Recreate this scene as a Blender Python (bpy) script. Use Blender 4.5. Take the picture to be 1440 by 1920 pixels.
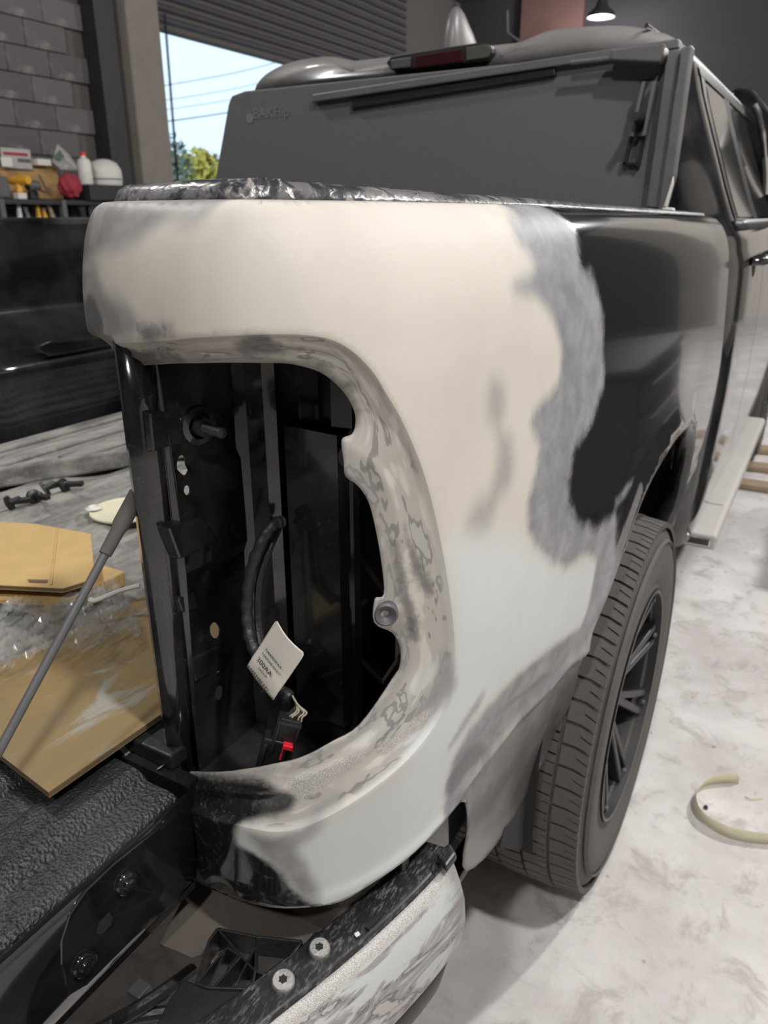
import bpy, bmesh, math, random
import numpy as np
from mathutils import Vector, Matrix
from mathutils.geometry import delaunay_2d_cdt
random.seed(7); rng=np.random.default_rng(7)
scene=bpy.context.scene
for o in list(bpy.data.objects): bpy.data.objects.remove(o)
COL=scene.collection

# ---------------------------------------------------------------- camera, world, light, exposure
PITCH,YAW,CAM_H=math.radians(21.4),math.radians(29.8),1.43
cd=bpy.data.cameras.new('camera'); cam=bpy.data.objects.new('camera',cd); COL.objects.link(cam)
cd.sensor_fit='VERTICAL'; cd.sensor_height=36; cd.lens=1420/1920*36; cd.clip_start=.02
cam.location=(0,0,CAM_H); cam.rotation_euler=(math.pi/2-PITCH,0,YAW)
cd.dof.use_dof=True; cd.dof.focus_distance=.72; cd.dof.aperture_fstop=9.0
scene.camera=cam
scene.view_settings.view_transform='Standard'; scene.view_settings.look='None'
scene.view_settings.gamma=1; scene.view_settings.use_curve_mapping=False
scene.view_settings.exposure=0.14
scene.cycles.use_denoising=True; scene.cycles.max_bounces=7; scene.cycles.diffuse_bounces=4; scene.cycles.caustics_reflective=False; scene.cycles.caustics_refractive=False
scene.cycles.sample_clamp_indirect=4
wd=bpy.data.worlds.new('sky'); scene.world=wd; wd.use_nodes=True
bg=wd.node_tree.nodes['Background']; bg.inputs[0].default_value=(.62,.81,1,1); bg.inputs[1].default_value=1.3
LAMPS=[(1.15,.15,4.2,235),(1.5,3.6,4.2,330),(-3.45,12.0,3.95,80),(-3.4,1.2,4.2,140),(.9,8.5,4.2,300),(.15,-1.9,4.2,180)]   # ceiling lamps: x, y, z, watts

# ---------------------------------------------------------------- helpers
class MB:
    def __init__(s): s.v=[]; s.f=[]
    def add(s,vs,fs):
        o=len(s.v); s.v+= [tuple(float(c) for c in p) for p in vs]; s.f+=[tuple(i+o for i in f) for f in fs]; return s
    def box(s,c,size,M=None):
        x,y,z=[q/2 for q in size]
        vs=[Vector((a*x,b*y,d*z)) for a in(-1,1) for b in(-1,1) for d in(-1,1)]
        if M: vs=[M@p for p in vs]
        vs=[p+Vector(c) for p in vs]
        return s.add(vs,[(0,1,3,2),(4,6,7,5),(0,4,5,1),(2,3,7,6),(0,2,6,4),(1,5,7,3)])
    def box2(s,a,b):
        return s.box([(p+q)/2 for p,q in zip(a,b)],[abs(q-p) for p,q in zip(a,b)])
    def bar(s,p,q,w,h,up=(0,0,1)):
        p,q=Vector(p),Vector(q); d=(q-p); l=d.length; d.normalize(); sd=d.cross(Vector(up)); 
        if sd.length<1e-4: sd=d.cross(Vector((1,0,0)))
        sd.normalize(); u=sd.cross(d); M=Matrix((d,sd,u)).transposed()
        return s.box((p+q)/2,(l,w,h),M)
    def tube(s,path,r,n=10,cap=True):
        P=[Vector(p) for p in path]; R=r if hasattr(r,'__len__') else [r]*len(P); ring=[]; prev=None
        for i,p in enumerate(P):
            d=(P[min(i+1,len(P)-1)]-P[max(i-1,0)]).normalized()
            if prev is None:
                a=d.cross(Vector((0,0,1)))
                if a.length<.1: a=d.cross(Vector((1,0,0)))
            else: a=prev-d*prev.dot(d)
            a.normalize(); prev=a; b=d.cross(a)
            ring+= [p+(a*math.cos(t)+b*math.sin(t))*R[i] for t in [2*math.pi*k/n for k in range(n)]]
        fs=[(i*n+k,i*n+(k+1)%n,(i+1)*n+(k+1)%n,(i+1)*n+k) for i in range(len(P)-1) for k in range(n)]
        if cap: fs+=[tuple(range(n))[::-1],tuple(range((len(P)-1)*n,len(P)*n))]
        return s.add(ring,fs)
    def lathe(s,prof,c,axis=(1,0,0),n=32,a0=0,a1=2*math.pi):
        ax=Vector(axis).normalized(); e=ax.cross(Vector((0,0,1)))
        if e.length<.1: e=ax.cross(Vector((0,1,0)))
        e.normalize(); g=ax.cross(e); full=abs(a1-a0-2*math.pi)<1e-6; m=n if full else n+1; C0=Vector(c)
        vs=[C0+ax*h+(e*math.cos(t)+g*math.sin(t))*r for h,r in prof for t in [a0+(a1-a0)*k/n for k in range(m)]]
        fs=[(i*m+k,i*m+(k+1)%m,(i+1)*m+(k+1)%m,(i+1)*m+k) for i in range(len(prof)-1) for k in range(n if full else n)]
        return s.add(vs,fs)
    def prism(s,poly,d,M):            # 2-d outline extruded by d along local z, placed by M
        n=len(poly); vs=[M@Vector((x,y,z)) for z in(0,d) for x,y in poly]
        return s.add(vs,[tuple(range(n))[::-1],tuple(range(n,2*n))]+[(i,(i+1)%n,n+(i+1)%n,n+i) for i in range(n)])
    def grid(s,fn,us,vs_,flip=False):
        a,b=len(us),len(vs_); pts=[fn(u,v) for u in us for v in vs_]
        fs=[(i*b+j,(i+1)*b+j,(i+1)*b+j+1,i*b+j+1) for i in range(a-1) for j in range(b-1)]
        if flip: fs=[f[::-1] for f in fs]
        return s.add(pts,fs)
    def mesh(s,name):
        me=bpy.data.meshes.new(name); me.from_pydata(s.v,[],s.f); me.validate(); me.update(); return me
    def build(s,name,mat,parent=None,smooth=False,bevel=0,solid=0,solid_off=-1,sub=0,fix=True):
        me=s.mesh(name)
        if fix:
            bm=bmesh.new(); bm.from_mesh(me); bmesh.ops.recalc_face_normals(bm,faces=bm.faces); bm.to_mesh(me); bm.free()
        return link(name,me,mat,parent,smooth,bevel,solid,solid_off,sub)
def link(name,me,mat,parent=None,smooth=False,bevel=0,solid=0,solid_off=-1,sub=0):
    o=bpy.data.objects.new(name,me); COL.objects.link(o)
    if mat and not me.materials: me.materials.append(mat)
    if parent: adopt(o,parent)
    if smooth: me.polygons.foreach_set('use_smooth',[True]*len(me.polygons))
    if solid: m=o.modifiers.new('thickness','SOLIDIFY'); m.thickness=solid; m.offset=solid_off
    if bevel: m=o.modifiers.new('bevel','BEVEL'); m.width=bevel; m.segments=2; m.limit_method='ANGLE'
    if sub: m=o.modifiers.new('sub','SUBSURF'); m.levels=sub; m.render_levels=sub
    if smooth and not sub:
        bm=bmesh.new(); bm.from_mesh(me)
        for e in bm.edges:
            if len(e.link_faces)==2 and e.calc_face_angle(0)>.7: e.smooth=False
        bm.to_mesh(me); bm.free()
    return o
def world_of(o):
    m=o.matrix_parent_inverse@Matrix.LocRotScale(o.location,o.rotation_euler,o.scale)
    return world_of(o.parent)@m if o.parent else m
def adopt(o,p): o.parent=p; o.matrix_parent_inverse=world_of(p).inverted()
def tag(o,label,cat=None,group=None,kind=None):
    o['label']=label
    if cat: o['category']=cat
    if group: o['group']=group
    if kind: o['kind']=kind
    return o
def thing(name,loc,label,cat,group=None):
    o=bpy.data.objects.new(name,None); o.empty_display_size=.1; COL.objects.link(o); o.location=loc
    return tag(o,label,cat,group)
def struct(o,label=None):
    o['kind']='structure'
    if label: o['label']=label
    return o
def lerp(a,b,t): return a+(b-a)*t
def sstep(a,b,x):
    t=np.clip((x-a)/(b-a),0,1); return t*t*(3-2*t)
def smoothpoly(p,n=5,closed=True):
    P=np.array(p,float)
    if not closed: return catmull([tuple(q) for q in P],n)
    m=len(P); out=[]
    for i in range(m):
        a,b,c,d=P[i-1],P[i],P[(i+1)%m],P[(i+2)%m]
        for t in np.arange(n)/n: out.append(.5*((2*b)+(c-a)*t+(2*a-5*b+4*c-d)*t*t+(-a+3*b-3*c+d)*t**3))
    return np.array(out)
def sdf(P,poly):                       # signed distance, positive inside
    P=np.asarray(P,float); A=np.asarray(poly,float); B=np.roll(A,-1,0); d=np.full(len(P),1e9); ins=np.zeros(len(P),bool)
    for a,b in zip(A,B):
        e=b-a; w=P-a; t=np.clip((w@e)/max(e@e,1e-12),0,1); d=np.minimum(d,((w-t[:,None]*e)**2).sum(1))
        c=((a[1]<=P[:,1])!=(b[1]<=P[:,1]))
        with np.errstate(divide='ignore',invalid='ignore'): xi=a[0]+(P[:,1]-a[1])*(b[0]-a[0])/(b[1]-a[1] if b[1]!=a[1] else 1e-12)
        ins^=c&(P[:,0]<xi)
    return np.where(ins,1,-1)*np.sqrt(d)
def cdt(outline,pts,holes=()):
    """triangulate outline (minus holes) with the inner points; returns 2-d points and triangles"""
    ol=np.asarray(outline,float); vs=list(map(tuple,ol)); ed=[(i,(i+1)%len(ol)) for i in range(len(ol))]
    for h in holes:
        k=len(vs); vs+=list(map(tuple,h)); ed+=[(k+i,k+(i+1)%len(h)) for i in range(len(h))]
    vs+=list(map(tuple,pts))
    r=delaunay_2d_cdt([Vector(v) for v in vs],ed,[],0,1e-7)
    V=np.array([tuple(v) for v in r[0]]); T=np.array([f for f in r[2]])
    c=V[T].mean(1); keep=sdf(c,ol)>0
    for h in holes: keep&=sdf(c,h)<0
    return V,T[keep]
# ---- bed side panel surface: u = metres along the plan path from the tailgate gap, z = height
PLAN=[(-.622,.492),(-.570,.468),(-.53,.452),(-.49,.440),(-.43,.430),(-.375,.440),(-.327,.478),(-.290,.548),(-.266,.65),(-.249,.8),(-.238,1.0),(-.229,1.5),(-.229,1.9),(-.232,2.25),(-.234,2.4)]
def catmull(pts,n):
    P=np.array([pts[0]]+list(pts)+[pts[-1]],float); P[0]=2*P[1]-P[2]; P[-1]=2*P[-2]-P[-3]
    out=[]; m=len(pts)-1
    for i in range(m):
        t=np.linspace(0,1,n,endpoint=(i==m-1))[:,None]
        a,b,c,d=P[i:i+4]
        out.append(.5*((2*b)+(c-a)*t+(2*a-5*b+4*c-d)*t*t+(-a+3*b-3*c+d)*t**3))
    return np.vstack(out)
_pl=catmull(PLAN,40); _pu=np.r_[0,np.cumsum(np.linalg.norm(np.diff(_pl,axis=0),axis=1))]
_tg=np.gradient(_pl,_pu,axis=0); _tg/=np.linalg.norm(_tg,axis=1)[:,None]
ULEN=_pu[-1]
# outward offset against height (side of the bed)
PROF=[(.40,-.066),(.50,-.052),(.56,-.046),(.64,-.034),(.715,-.021),(.765,-.0155),(.785,-.0165),(.86,-.009),(.92,-.004),(1.03,0),(1.15,-.005),(1.278,-.0145),(1.33,-.021),(1.365,-.029),(1.395,-.042),(1.415,-.058),(1.426,-.075),(1.432,-.1)]
_pf=catmull(PROF,14)
def prof(z): return np.interp(z,_pf[:,0],_pf[:,1])
def u_of_y(y):
    k=np.argmin(_pl[:,1]); return float(np.interp(y,_pl[k:,1],_pu[k:]))
def S(u,z,extra=0.):
    u=np.asarray(u,float); z=np.asarray(z,float)
    x=np.interp(u,_pu,_pl[:,0]); y=np.interp(u,_pu,_pl[:,1])
    tx=np.interp(u,_pu,_tg[:,0]); ty=np.interp(u,_pu,_tg[:,1]); l=np.hypot(tx,ty); tx,ty=tx/l,ty/l
    nx,ny=ty,-tx                      # outward
    w=.45+.55*np.clip((u-.05)/.3,0,1)
    o=prof(z)*w+extra
    zl=.012*np.clip(1-(u-.8)/1.3,0,1)*np.clip((z-1.33)/.1,0,1)   # the rail rises a little towards the tail
    return np.stack([x+nx*o,y+ny*o,z+zl],-1)

# ---------------------------------------------------------------- materials
def new_mat(name):
    m=bpy.data.materials.new(name); m.use_nodes=True; nt=m.node_tree
    return m,nt,nt.nodes['Principled BSDF']
class N:
    def __init__(s,nt): s.nt=nt
    def node(s,t,**k):
        n=s.nt.nodes.new(t)
        for a,b in k.items(): setattr(n,a,b)
        return n
    def put(s,sock,v):
        if hasattr(v,'links'): s.nt.links.new(v,sock)
        elif isinstance(v,(tuple,list)): sock.default_value=tuple(v)+((1,) if len(v)==3 and sock.type=='RGBA' else ())
        else: sock.default_value=v
    def math(s,op,a,b=0,c=None,clamp=False):
        n=s.node('ShaderNodeMath',operation=op,use_clamp=clamp); s.put(n.inputs[0],a); s.put(n.inputs[1],b)
        if c is not None: s.put(n.inputs[2],c)
        return n.outputs[0]
    def mix(s,f,a,b,bt='MIX'):
        n=s.node('ShaderNodeMix',data_type='RGBA',blend_type=bt,clamp_factor=True); s.put(n.inputs[0],f); s.put(n.inputs[6],a); s.put(n.inputs[7],b); return n.outputs[2]
    def mixf(s,f,a,b):
        n=s.node('ShaderNodeMix',data_type='FLOAT'); s.put(n.inputs[0],f); s.put(n.inputs[2],a); s.put(n.inputs[3],b); return n.outputs[0]
    def coord(s,scale=(1,1,1),rot=(0,0,0),kind='Object'):
        t=s.node('ShaderNodeTexCoord'); m=s.node('ShaderNodeMapping'); m.inputs['Scale'].default_value=scale; m.inputs['Rotation'].default_value=rot
        s.nt.links.new(t.outputs[kind],m.inputs[0]); return m.outputs[0]
    def noise(s,vec,scale,detail=3,rough=.5,dist=0):
        n=s.node('ShaderNodeTexNoise'); s.put(n.inputs['Vector'],vec); n.inputs['Scale'].default_value=scale; n.inputs['Detail'].default_value=detail; n.inputs['Roughness'].default_value=rough; n.inputs['Distortion'].default_value=dist
        return n.outputs[0]
    def vor(s,vec,scale,feature='F1'):
        n=s.node('ShaderNodeTexVoronoi',feature=feature); s.put(n.inputs['Vector'],vec); n.inputs['Scale'].default_value=scale; return n.outputs[0]
    def ss(s,x,a,b,lo=0.,hi=1.):
        n=s.node('ShaderNodeMapRange',interpolation_type='SMOOTHSTEP'); s.put(n.inputs[0],x); s.put(n.inputs[1],a); s.put(n.inputs[2],b); s.put(n.inputs[3],lo); s.put(n.inputs[4],hi); return n.outputs[0]
    def attr(s,name): return s.node('ShaderNodeAttribute',attribute_name=name).outputs['Fac']
    def bump(s,h,strength=.3,dist=.002):
        n=s.node('ShaderNodeBump'); n.inputs['Strength'].default_value=strength; n.inputs['Distance'].default_value=dist; s.put(n.inputs['Height'],h); return n.outputs[0]
def plain(name,col,rough=.5,metal=0,var=.15,scale=12,bump=0,bscale=80,coat=0,emit=0,spec=None):
    m,nt,b=new_mat(name); g=N(nt); v=g.coord()
    n=g.noise(v,scale,4,.6)
    g.put(b.inputs['Base Color'],g.mix(n,tuple(max(0,c*(1-var)) for c in col),tuple(min(1,c*(1+var)) for c in col)))
    g.put(b.inputs['Roughness'],g.mixf(n,max(.02,rough*.85),min(1,rough*1.15))); b.inputs['Metallic'].default_value=metal
    if coat: b.inputs['Coat Weight'].default_value=coat; b.inputs['Coat Roughness'].default_value=.06
    if bump: g.put(b.inputs['Normal'],g.bump(g.noise(v,bscale,3),bump,.003))
    if emit: b.inputs['Emission Color'].default_value=tuple(col)+(1,); b.inputs['Emission Strength'].default_value=emit
    if spec is not None: b.inputs['Specular IOR Level'].default_value=spec
    return m
M={}
def paint_mat(name,dust,scr=.0):
    m,nt,b=new_mat(name); g=N(nt); v=g.coord()
    n=g.noise(v,6,5,.6); f=g.noise(v,90,3,.7); d=g.math('MULTIPLY',g.ss(n,.35,.75),dust)
    d=g.math('ADD',d,g.math('MULTIPLY',g.ss(f,.62,.75),scr))
    g.put(b.inputs['Base Color'],g.mix(d,(.006,.0065,.008),(.22,.21,.2))); g.put(b.inputs['Roughness'],g.mixf(d,.1,.6))
    b.inputs['Coat Weight'].default_value=.6; b.inputs['Coat Roughness'].default_value=.04
    return m
def cab_mat():
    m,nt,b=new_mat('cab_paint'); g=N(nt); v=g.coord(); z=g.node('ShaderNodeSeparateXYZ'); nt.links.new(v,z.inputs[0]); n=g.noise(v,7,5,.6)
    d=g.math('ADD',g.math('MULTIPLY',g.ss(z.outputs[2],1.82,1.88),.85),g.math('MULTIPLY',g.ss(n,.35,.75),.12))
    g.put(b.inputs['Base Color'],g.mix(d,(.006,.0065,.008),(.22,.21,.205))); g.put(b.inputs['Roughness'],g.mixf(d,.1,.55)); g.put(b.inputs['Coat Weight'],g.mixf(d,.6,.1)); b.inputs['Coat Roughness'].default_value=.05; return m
M['cab']=cab_mat(); M['fin']=plain('aerial_plastic',(.13,.125,.125),.4,0,.1)
M['paint']=paint_mat('black_paint',.10,.03); M['paint_dusty']=paint_mat('black_paint_dusty',.32,.12); M['inner']=paint_mat('black_inner_metal',.22,.14)
M['plastic']=plain('black_plastic',(.014,.014,.015),.42,0,.3,30,.15,120); M['rubber']=plain('tyre_rubber',(.085,.079,.072),.75,0,.35,14,.2,160)
M['barrel']=plain('wheel_barrel',(.010,.010,.011),.6,0,.3,30); M['rim']=plain('black_wheel',(.012,.012,.013),.34,0,.3,30); M['liner_dark']=plain('arch_liner',(.010,.010,.010),.85,0,.3,20,.3,60)
M['alu']=plain('dusty_aluminium',(.16,.16,.16),.5,.5,.15,20); M['tonneau']=plain('tonneau_skin',(.105,.105,.105),.62,0,.08,60,.12,300)
M['steel']=plain('zinc_steel',(.55,.54,.51),.42,.8,.25,220,.2,300); M['chrome']=plain('chrome',(.75,.74,.72),.12,1,.05)
M['red']=plain('red_plastic',(.72,.02,.035),.35,0,.08); M['lens_red']=plain('red_lens',(.035,.008,.010),.2,0,.2,20,coat=.5); M['lens_clear']=plain('clear_lens',(.085,.082,.075),.22,0,.3,80,coat=.5)
M['tape']=plain('masking_tape',(.70,.66,.48),.65,0,.1,30); M['white']=plain('white_plastic',(.70,.69,.65),.5,0,.08)
M['tag']=plain('tag_paper',(.84,.80,.71),.5,0,.05,40); M['wire']=plain('tan_wire',(.42,.36,.27),.45,0,.2,200); M['loom']=plain('loom_tape',(.020,.020,.020),.5,0,.4,60,.5,140)
M['ink']=plain('black_ink',(.01,.01,.01),.6); M['ink_pale']=plain('pale_print',(.17,.17,.17),.55)
M['wood']=plain('plywood',(.42,.26,.11),.65,0,.2,5); M['yellow']=plain('yellow_plastic',(.70,.36,.03),.45); M['grey_pl']=plain('grey_plastic',(.10,.10,.105),.5,0,.3)
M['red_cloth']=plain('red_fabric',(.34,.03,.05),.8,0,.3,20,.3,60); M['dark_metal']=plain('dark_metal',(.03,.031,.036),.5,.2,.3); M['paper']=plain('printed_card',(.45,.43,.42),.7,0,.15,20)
M['green']=plain('green_card',(.10,.15,.12),.7); M['beige']=plain('beige_card',(.45,.36,.22),.7); M['mid_wall']=plain('reflection_step_paint',(.20,.19,.175),.85,0,.2,2); M['block_mortar']=plain('wall_mortar',(.115,.102,.098),.9,0,.2,30)  # mid_wall: in-between grey added to soften the pale wall's edge in reflections
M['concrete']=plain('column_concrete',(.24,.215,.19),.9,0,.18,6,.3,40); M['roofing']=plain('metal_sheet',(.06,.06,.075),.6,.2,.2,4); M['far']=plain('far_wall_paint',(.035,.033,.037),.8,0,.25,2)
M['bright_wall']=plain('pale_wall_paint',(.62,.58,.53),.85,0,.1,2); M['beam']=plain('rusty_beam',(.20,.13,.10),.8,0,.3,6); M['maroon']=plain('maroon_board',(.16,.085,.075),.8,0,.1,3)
M['cable']=plain('black_cable',(.02,.02,.022),.6); M['plank']=plain('old_plank',(.33,.24,.16),.8,0,.3,9,.2,50); M['tan_metal']=plain('tan_frame_metal',(.11,.095,.08),.6,.1,.4,8,.2,60)
M['lamp_glow']=plain('lamp_glow',(1,.97,.92),.5,0,0,emit=18); M['lamp_body']=plain('lamp_housing',(.08,.08,.085),.5,.3)
def glass_mat():
    m,nt,b=new_mat('side_glass'); g=N(nt); n=g.noise(g.coord(),5,4)
    g.put(b.inputs['Base Color'],g.mix(n,(.012,.013,.013),(.05,.05,.047))); b.inputs['Roughness'].default_value=.1; b.inputs['Coat Weight'].default_value=.3; return m
M['glass']=glass_mat()
def film_mat():
    m,nt,b=new_mat('clear_film'); g=N(nt); n=g.noise(g.coord(),35,4); b.inputs['Base Color'].default_value=(.6,.6,.58,1); b.inputs['Roughness'].default_value=.15
    g.put(b.inputs['Alpha'],g.ss(n,.4,.75,.10,.55)); return m
M['film']=film_mat()
def liner_mat(name,col,scale,dist,dust=0):
    m,nt,b=new_mat(name); g=N(nt); v=g.coord(); h=g.vor(v,scale,'SMOOTH_F1'); n=g.noise(v,scale*.6,4,.6)
    d=g.math('MULTIPLY',g.ss(g.noise(v,9,5,.65),.35,.7),dust)
    g.put(b.inputs['Base Color'],g.mix(d,col,(.25,.24,.225))); g.put(b.inputs['Roughness'],g.mixf(d,.36,.8))
    g.put(b.inputs['Normal'],g.bump(g.math('ADD',h,n),.8,dist)); return m
M['liner']=liner_mat('sprayed_liner',(.020,.020,.022),330,.0022,.10)
M['board']=plain('dusty_step',(.50,.475,.45),.55,.1,.12,6)
def bed_mat():
    m,nt,b=new_mat('dusty_bed_floor'); g=N(nt); v=g.coord((1,.25,1)); n=g.noise(v,22,5,.65); n2=g.noise(g.coord(),60,4,.7)
    c=g.mix(g.ss(n,.3,.7),(.12,.117,.11),(.32,.31,.285)); c=g.mix(g.math('MULTIPLY',g.ss(n2,.5,.8),.4),c,(.5,.48,.44))
    g.put(b.inputs['Base Color'],c); b.inputs['Roughness'].default_value=.75; g.put(b.inputs['Normal'],g.bump(n2,.25,.002)); return m
M['bed']=bed_mat()
def card_mat(name,col,smear):
    m,nt,b=new_mat(name); g=N(nt); v=g.coord()
    w=g.node('ShaderNodeTexWave',wave_type='BANDS',bands_direction='X'); g.put(w.inputs['Vector'],v); w.inputs['Scale'].default_value=55; w.inputs['Distortion'].default_value=1.5
    n=g.noise(v,30,4); c=g.mix(n,tuple(x*.86 for x in col),tuple(min(1,x*1.1) for x in col)); c=g.mix(g.math('MULTIPLY',w.outputs[0],.10),c,tuple(x*.6 for x in col))
    if smear:
        s1=g.noise(g.coord((6,1.6,1),(0,0,.25)),2.6,5,.6,1.2); s2=g.noise(g.coord((3,1,1),(0,0,.3)),3.1,4,.55,.8)
        c=g.mix(g.math('MULTIPLY',g.ss(s2,.42,.60),.6),c,(.215,.17,.095)); c=g.mix(g.math('MULTIPLY',g.ss(s1,.55,.66),.7),c,(.36,.385,.36))
    g.put(b.inputs['Base Color'],c); b.inputs['Roughness'].default_value=.72; g.put(b.inputs['Normal'],g.bump(w.outputs[0],.12,.001)); return m
M['card']=card_mat('clean_cardboard',(.56,.38,.155),False); M['card_smear']=card_mat('smeared_cardboard',(.30,.205,.085),True); M['card_edge']=plain('cardboard_edge',(.16,.11,.06),.9,0,.4,300)
def floor_mat():
    m,nt,b=new_mat('dusty_concrete'); g=N(nt); v=g.coord(); a=g.noise(v,2.2,6,.62); c1=g.noise(v,9,8,.7,.6); c2=g.noise(v,55,5,.7)
    c=g.mix(g.ss(a,.3,.7),(.55,.52,.505),(.78,.75,.735)); c=g.mix(g.math('MULTIPLY',g.ss(c1,.50,.66),.6),c,(.38,.35,.335)); c=g.mix(g.math('MULTIPLY',g.ss(c2,.58,.75),.35),c,(.34,.31,.295))
    sp=g.vor(v,14); c=g.mix(g.math('MULTIPLY',g.ss(sp,.10,.03),.6),c,(.12,.11,.10))
    g.put(b.inputs['Base Color'],c); g.put(b.inputs['Roughness'],.86); g.put(b.inputs['Normal'],g.bump(g.math('ADD',c1,g.math('MULTIPLY',c2,.5)),.55,.006)); return m
M['floor']=floor_mat()
def block_mat():
    m,nt,b=new_mat('painted_block'); g=N(nt); v=g.coord(); o=g.node('ShaderNodeObjectInfo').outputs['Random']; n=g.noise(v,3,6,.65,.7)
    c=g.mix(o,(.105,.098,.100),(.15,.142,.143)); c=g.mix(g.ss(n,.52,.66),c,(.235,.22,.215)); g.put(b.inputs['Base Color'],c); b.inputs['Roughness'].default_value=.9
    g.put(b.inputs['Normal'],g.bump(g.noise(v,40,4),.4,.006)); return m
M['block']=block_mat()
def leaf_mat(name,a,b_):
    m,nt,b=new_mat(name); g=N(nt); g.put(b.inputs['Base Color'],g.mix(g.noise(g.coord(),3,3),a,b_)); b.inputs['Roughness'].default_value=.6; b.inputs['Transmission Weight'].default_value=0; return m
M['leaf']=leaf_mat('leaf',(.40,.36,.05),(.75,.60,.10)); M['leaf_dark']=leaf_mat('leaf_dark',(.16,.22,.16),(.30,.36,.25)); M['bark']=plain('bark',(.10,.08,.06),.9)
M['ground']=plain('outside_ground',(.35,.33,.28),.9)
def panel_mat():
    """body panel in repair: black paint, sanded grey primer, cream and pale filler laid on in patches (distance attributes on the mesh)"""
    m,nt,b=new_mat('panel_under_repair'); g=N(nt); v=g.coord()
    wob=g.math('SUBTRACT',g.noise(v,22,5,.62),.5); fine=g.math('SUBTRACT',g.noise(v,120,4,.65),.5); streak=g.math('SUBTRACT',g.noise(g.coord((40,40,400)),1,3,.6),.5)
    def mask(name,soft,amp,famp=.0):
        d=g.math('ADD',g.attr(name),g.math('MULTIPLY',wob,amp)); d=g.math('ADD',d,g.math('MULTIPLY',fine,famp))
        return g.ss(d,-soft,soft),d
    black=(.013,.0135,.015)
    col=g.mix(g.math('MULTIPLY',g.ss(g.noise(v,70,5,.7),.60,.8),.10),black,(.20,.19,.18)); rough=.10
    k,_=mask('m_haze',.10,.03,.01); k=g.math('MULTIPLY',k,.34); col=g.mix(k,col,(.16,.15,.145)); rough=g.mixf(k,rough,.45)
    k,_=mask('m_grey',.014,.03,.012); gc=g.mix(g.ss(wob,-.2,.2),(.20,.20,.215),(.31,.31,.325)); gc=g.mix(g.math('MULTIPLY',streak,.5),gc,(.42,.42,.43))
    col=g.mix(k,col,gc); rough=g.mixf(k,rough,.52); coat=g.mixf(k,.6,0.)
    k,_=mask('m_sand',.016,.02,.004); sc=g.mix(g.ss(g.noise(v,8,4,.6),.35,.65),(.060,.058,.058),(.15,.145,.14)); col=g.mix(k,col,sc); rough=g.mixf(k,rough,.30)
    k,_=mask('m_cream',.012,.016,.006); cc=g.mix(g.ss(g.noise(v,6,4,.6),.3,.7),(.555,.520,.462),(.61,.575,.515)); cc=g.mix(g.math('MULTIPLY',streak,.25),cc,(.50,.475,.42))
    col=g.mix(k,col,cc); rough=g.mixf(k,rough,.68)
    p,_=mask('m_pale',.028,.03,.004); p=g.math('MULTIPLY',p,k); pc=g.mix(g.ss(g.noise(v,7,4,.6),.3,.7),(.565,.605,.60),(.61,.64,.63)); col=g.mix(p,col,pc)
    t=g.attr('m_flange'); fl=g.math('MULTIPLY',g.ss(t,.02,.10),k); cv=g.node('ShaderNodeCombineXYZ'); g.put(cv.inputs[0],g.math('MULTIPLY',t,1.7)); g.put(cv.inputs[1],g.math('MULTIPLY',g.attr('m_along'),7.)); fb=g.noise(cv.outputs[0],1.7,3,.5,.25)
    col=g.mix(g.math('MULTIPLY',fl,g.ss(fb,.40,.47,0.,.75)),col,(.40,.375,.345)); col=g.mix(g.math('MULTIPLY',fl,g.ss(fb,.545,.56,0.,.8)),col,(.20,.195,.19)); col=g.mix(g.math('MULTIPLY',fl,g.ss(fb,.585,.60,0.,.85)),col,(.46,.45,.42)); rough=g.mixf(g.math('MULTIPLY',fl,.6),rough,.42)
    rim=g.math('MULTIPLY',g.ss(t,.72,.9),k); col=g.mix(g.math('MULTIPLY',rim,.5),col,(.25,.24,.23))
    k,_=mask('m_mid',.010,.022,.006); mc=g.mix(g.ss(wob,-.15,.15),(.22,.215,.215),(.34,.325,.315)); col=g.mix(g.math('MULTIPLY',k,.92),col,mc); rough=g.mixf(k,rough,.5)
    k,_=mask('m_soft',.018,.014,.008); col=g.mix(g.math('MULTIPLY',k,.55),col,(.17,.18,.19))
    k,_=mask('m_dark',.006,.030,.010); col=g.mix(g.math('MULTIPLY',k,.75),col,(.085,.085,.09)); rough=g.mixf(k,rough,.38)
    sk,_=mask('m_spark',.004,.014,.006); sn=g.noise(v,1100,2,.6); col=g.mix(g.math('MULTIPLY',sk,.9),col,g.mix(g.ss(sn,.45,.6),(.42,.40,.385),(.74,.73,.71))); rough=g.mixf(sk,rough,.34)
    k,_=mask('m_black',.006,.014,.005); col=g.mix(k,col,g.mix(g.math('MULTIPLY',g.ss(fine,.02,.2),.4),black,(.16,.155,.15))); rough=g.mixf(k,rough,.12); coat=g.mixf(k,coat,.6)
    g.put(b.inputs['Base Color'],col); g.put(b.inputs['Roughness'],rough); g.put(b.inputs['Coat Weight'],coat); b.inputs['Coat Roughness'].default_value=.05
    h=g.math('ADD',g.math('MULTIPLY',g.noise(g.coord((60,60,700)),1,3,.6),.25),g.math('MULTIPLY',g.math('MULTIPLY',sk,sn),4.)); g.put(b.inputs['Normal'],g.bump(h,.35,.0006))
    g.put(b.inputs['Metallic'],g.math('MULTIPLY',sk,.5)); return m
M['panel']=panel_mat()
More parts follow.
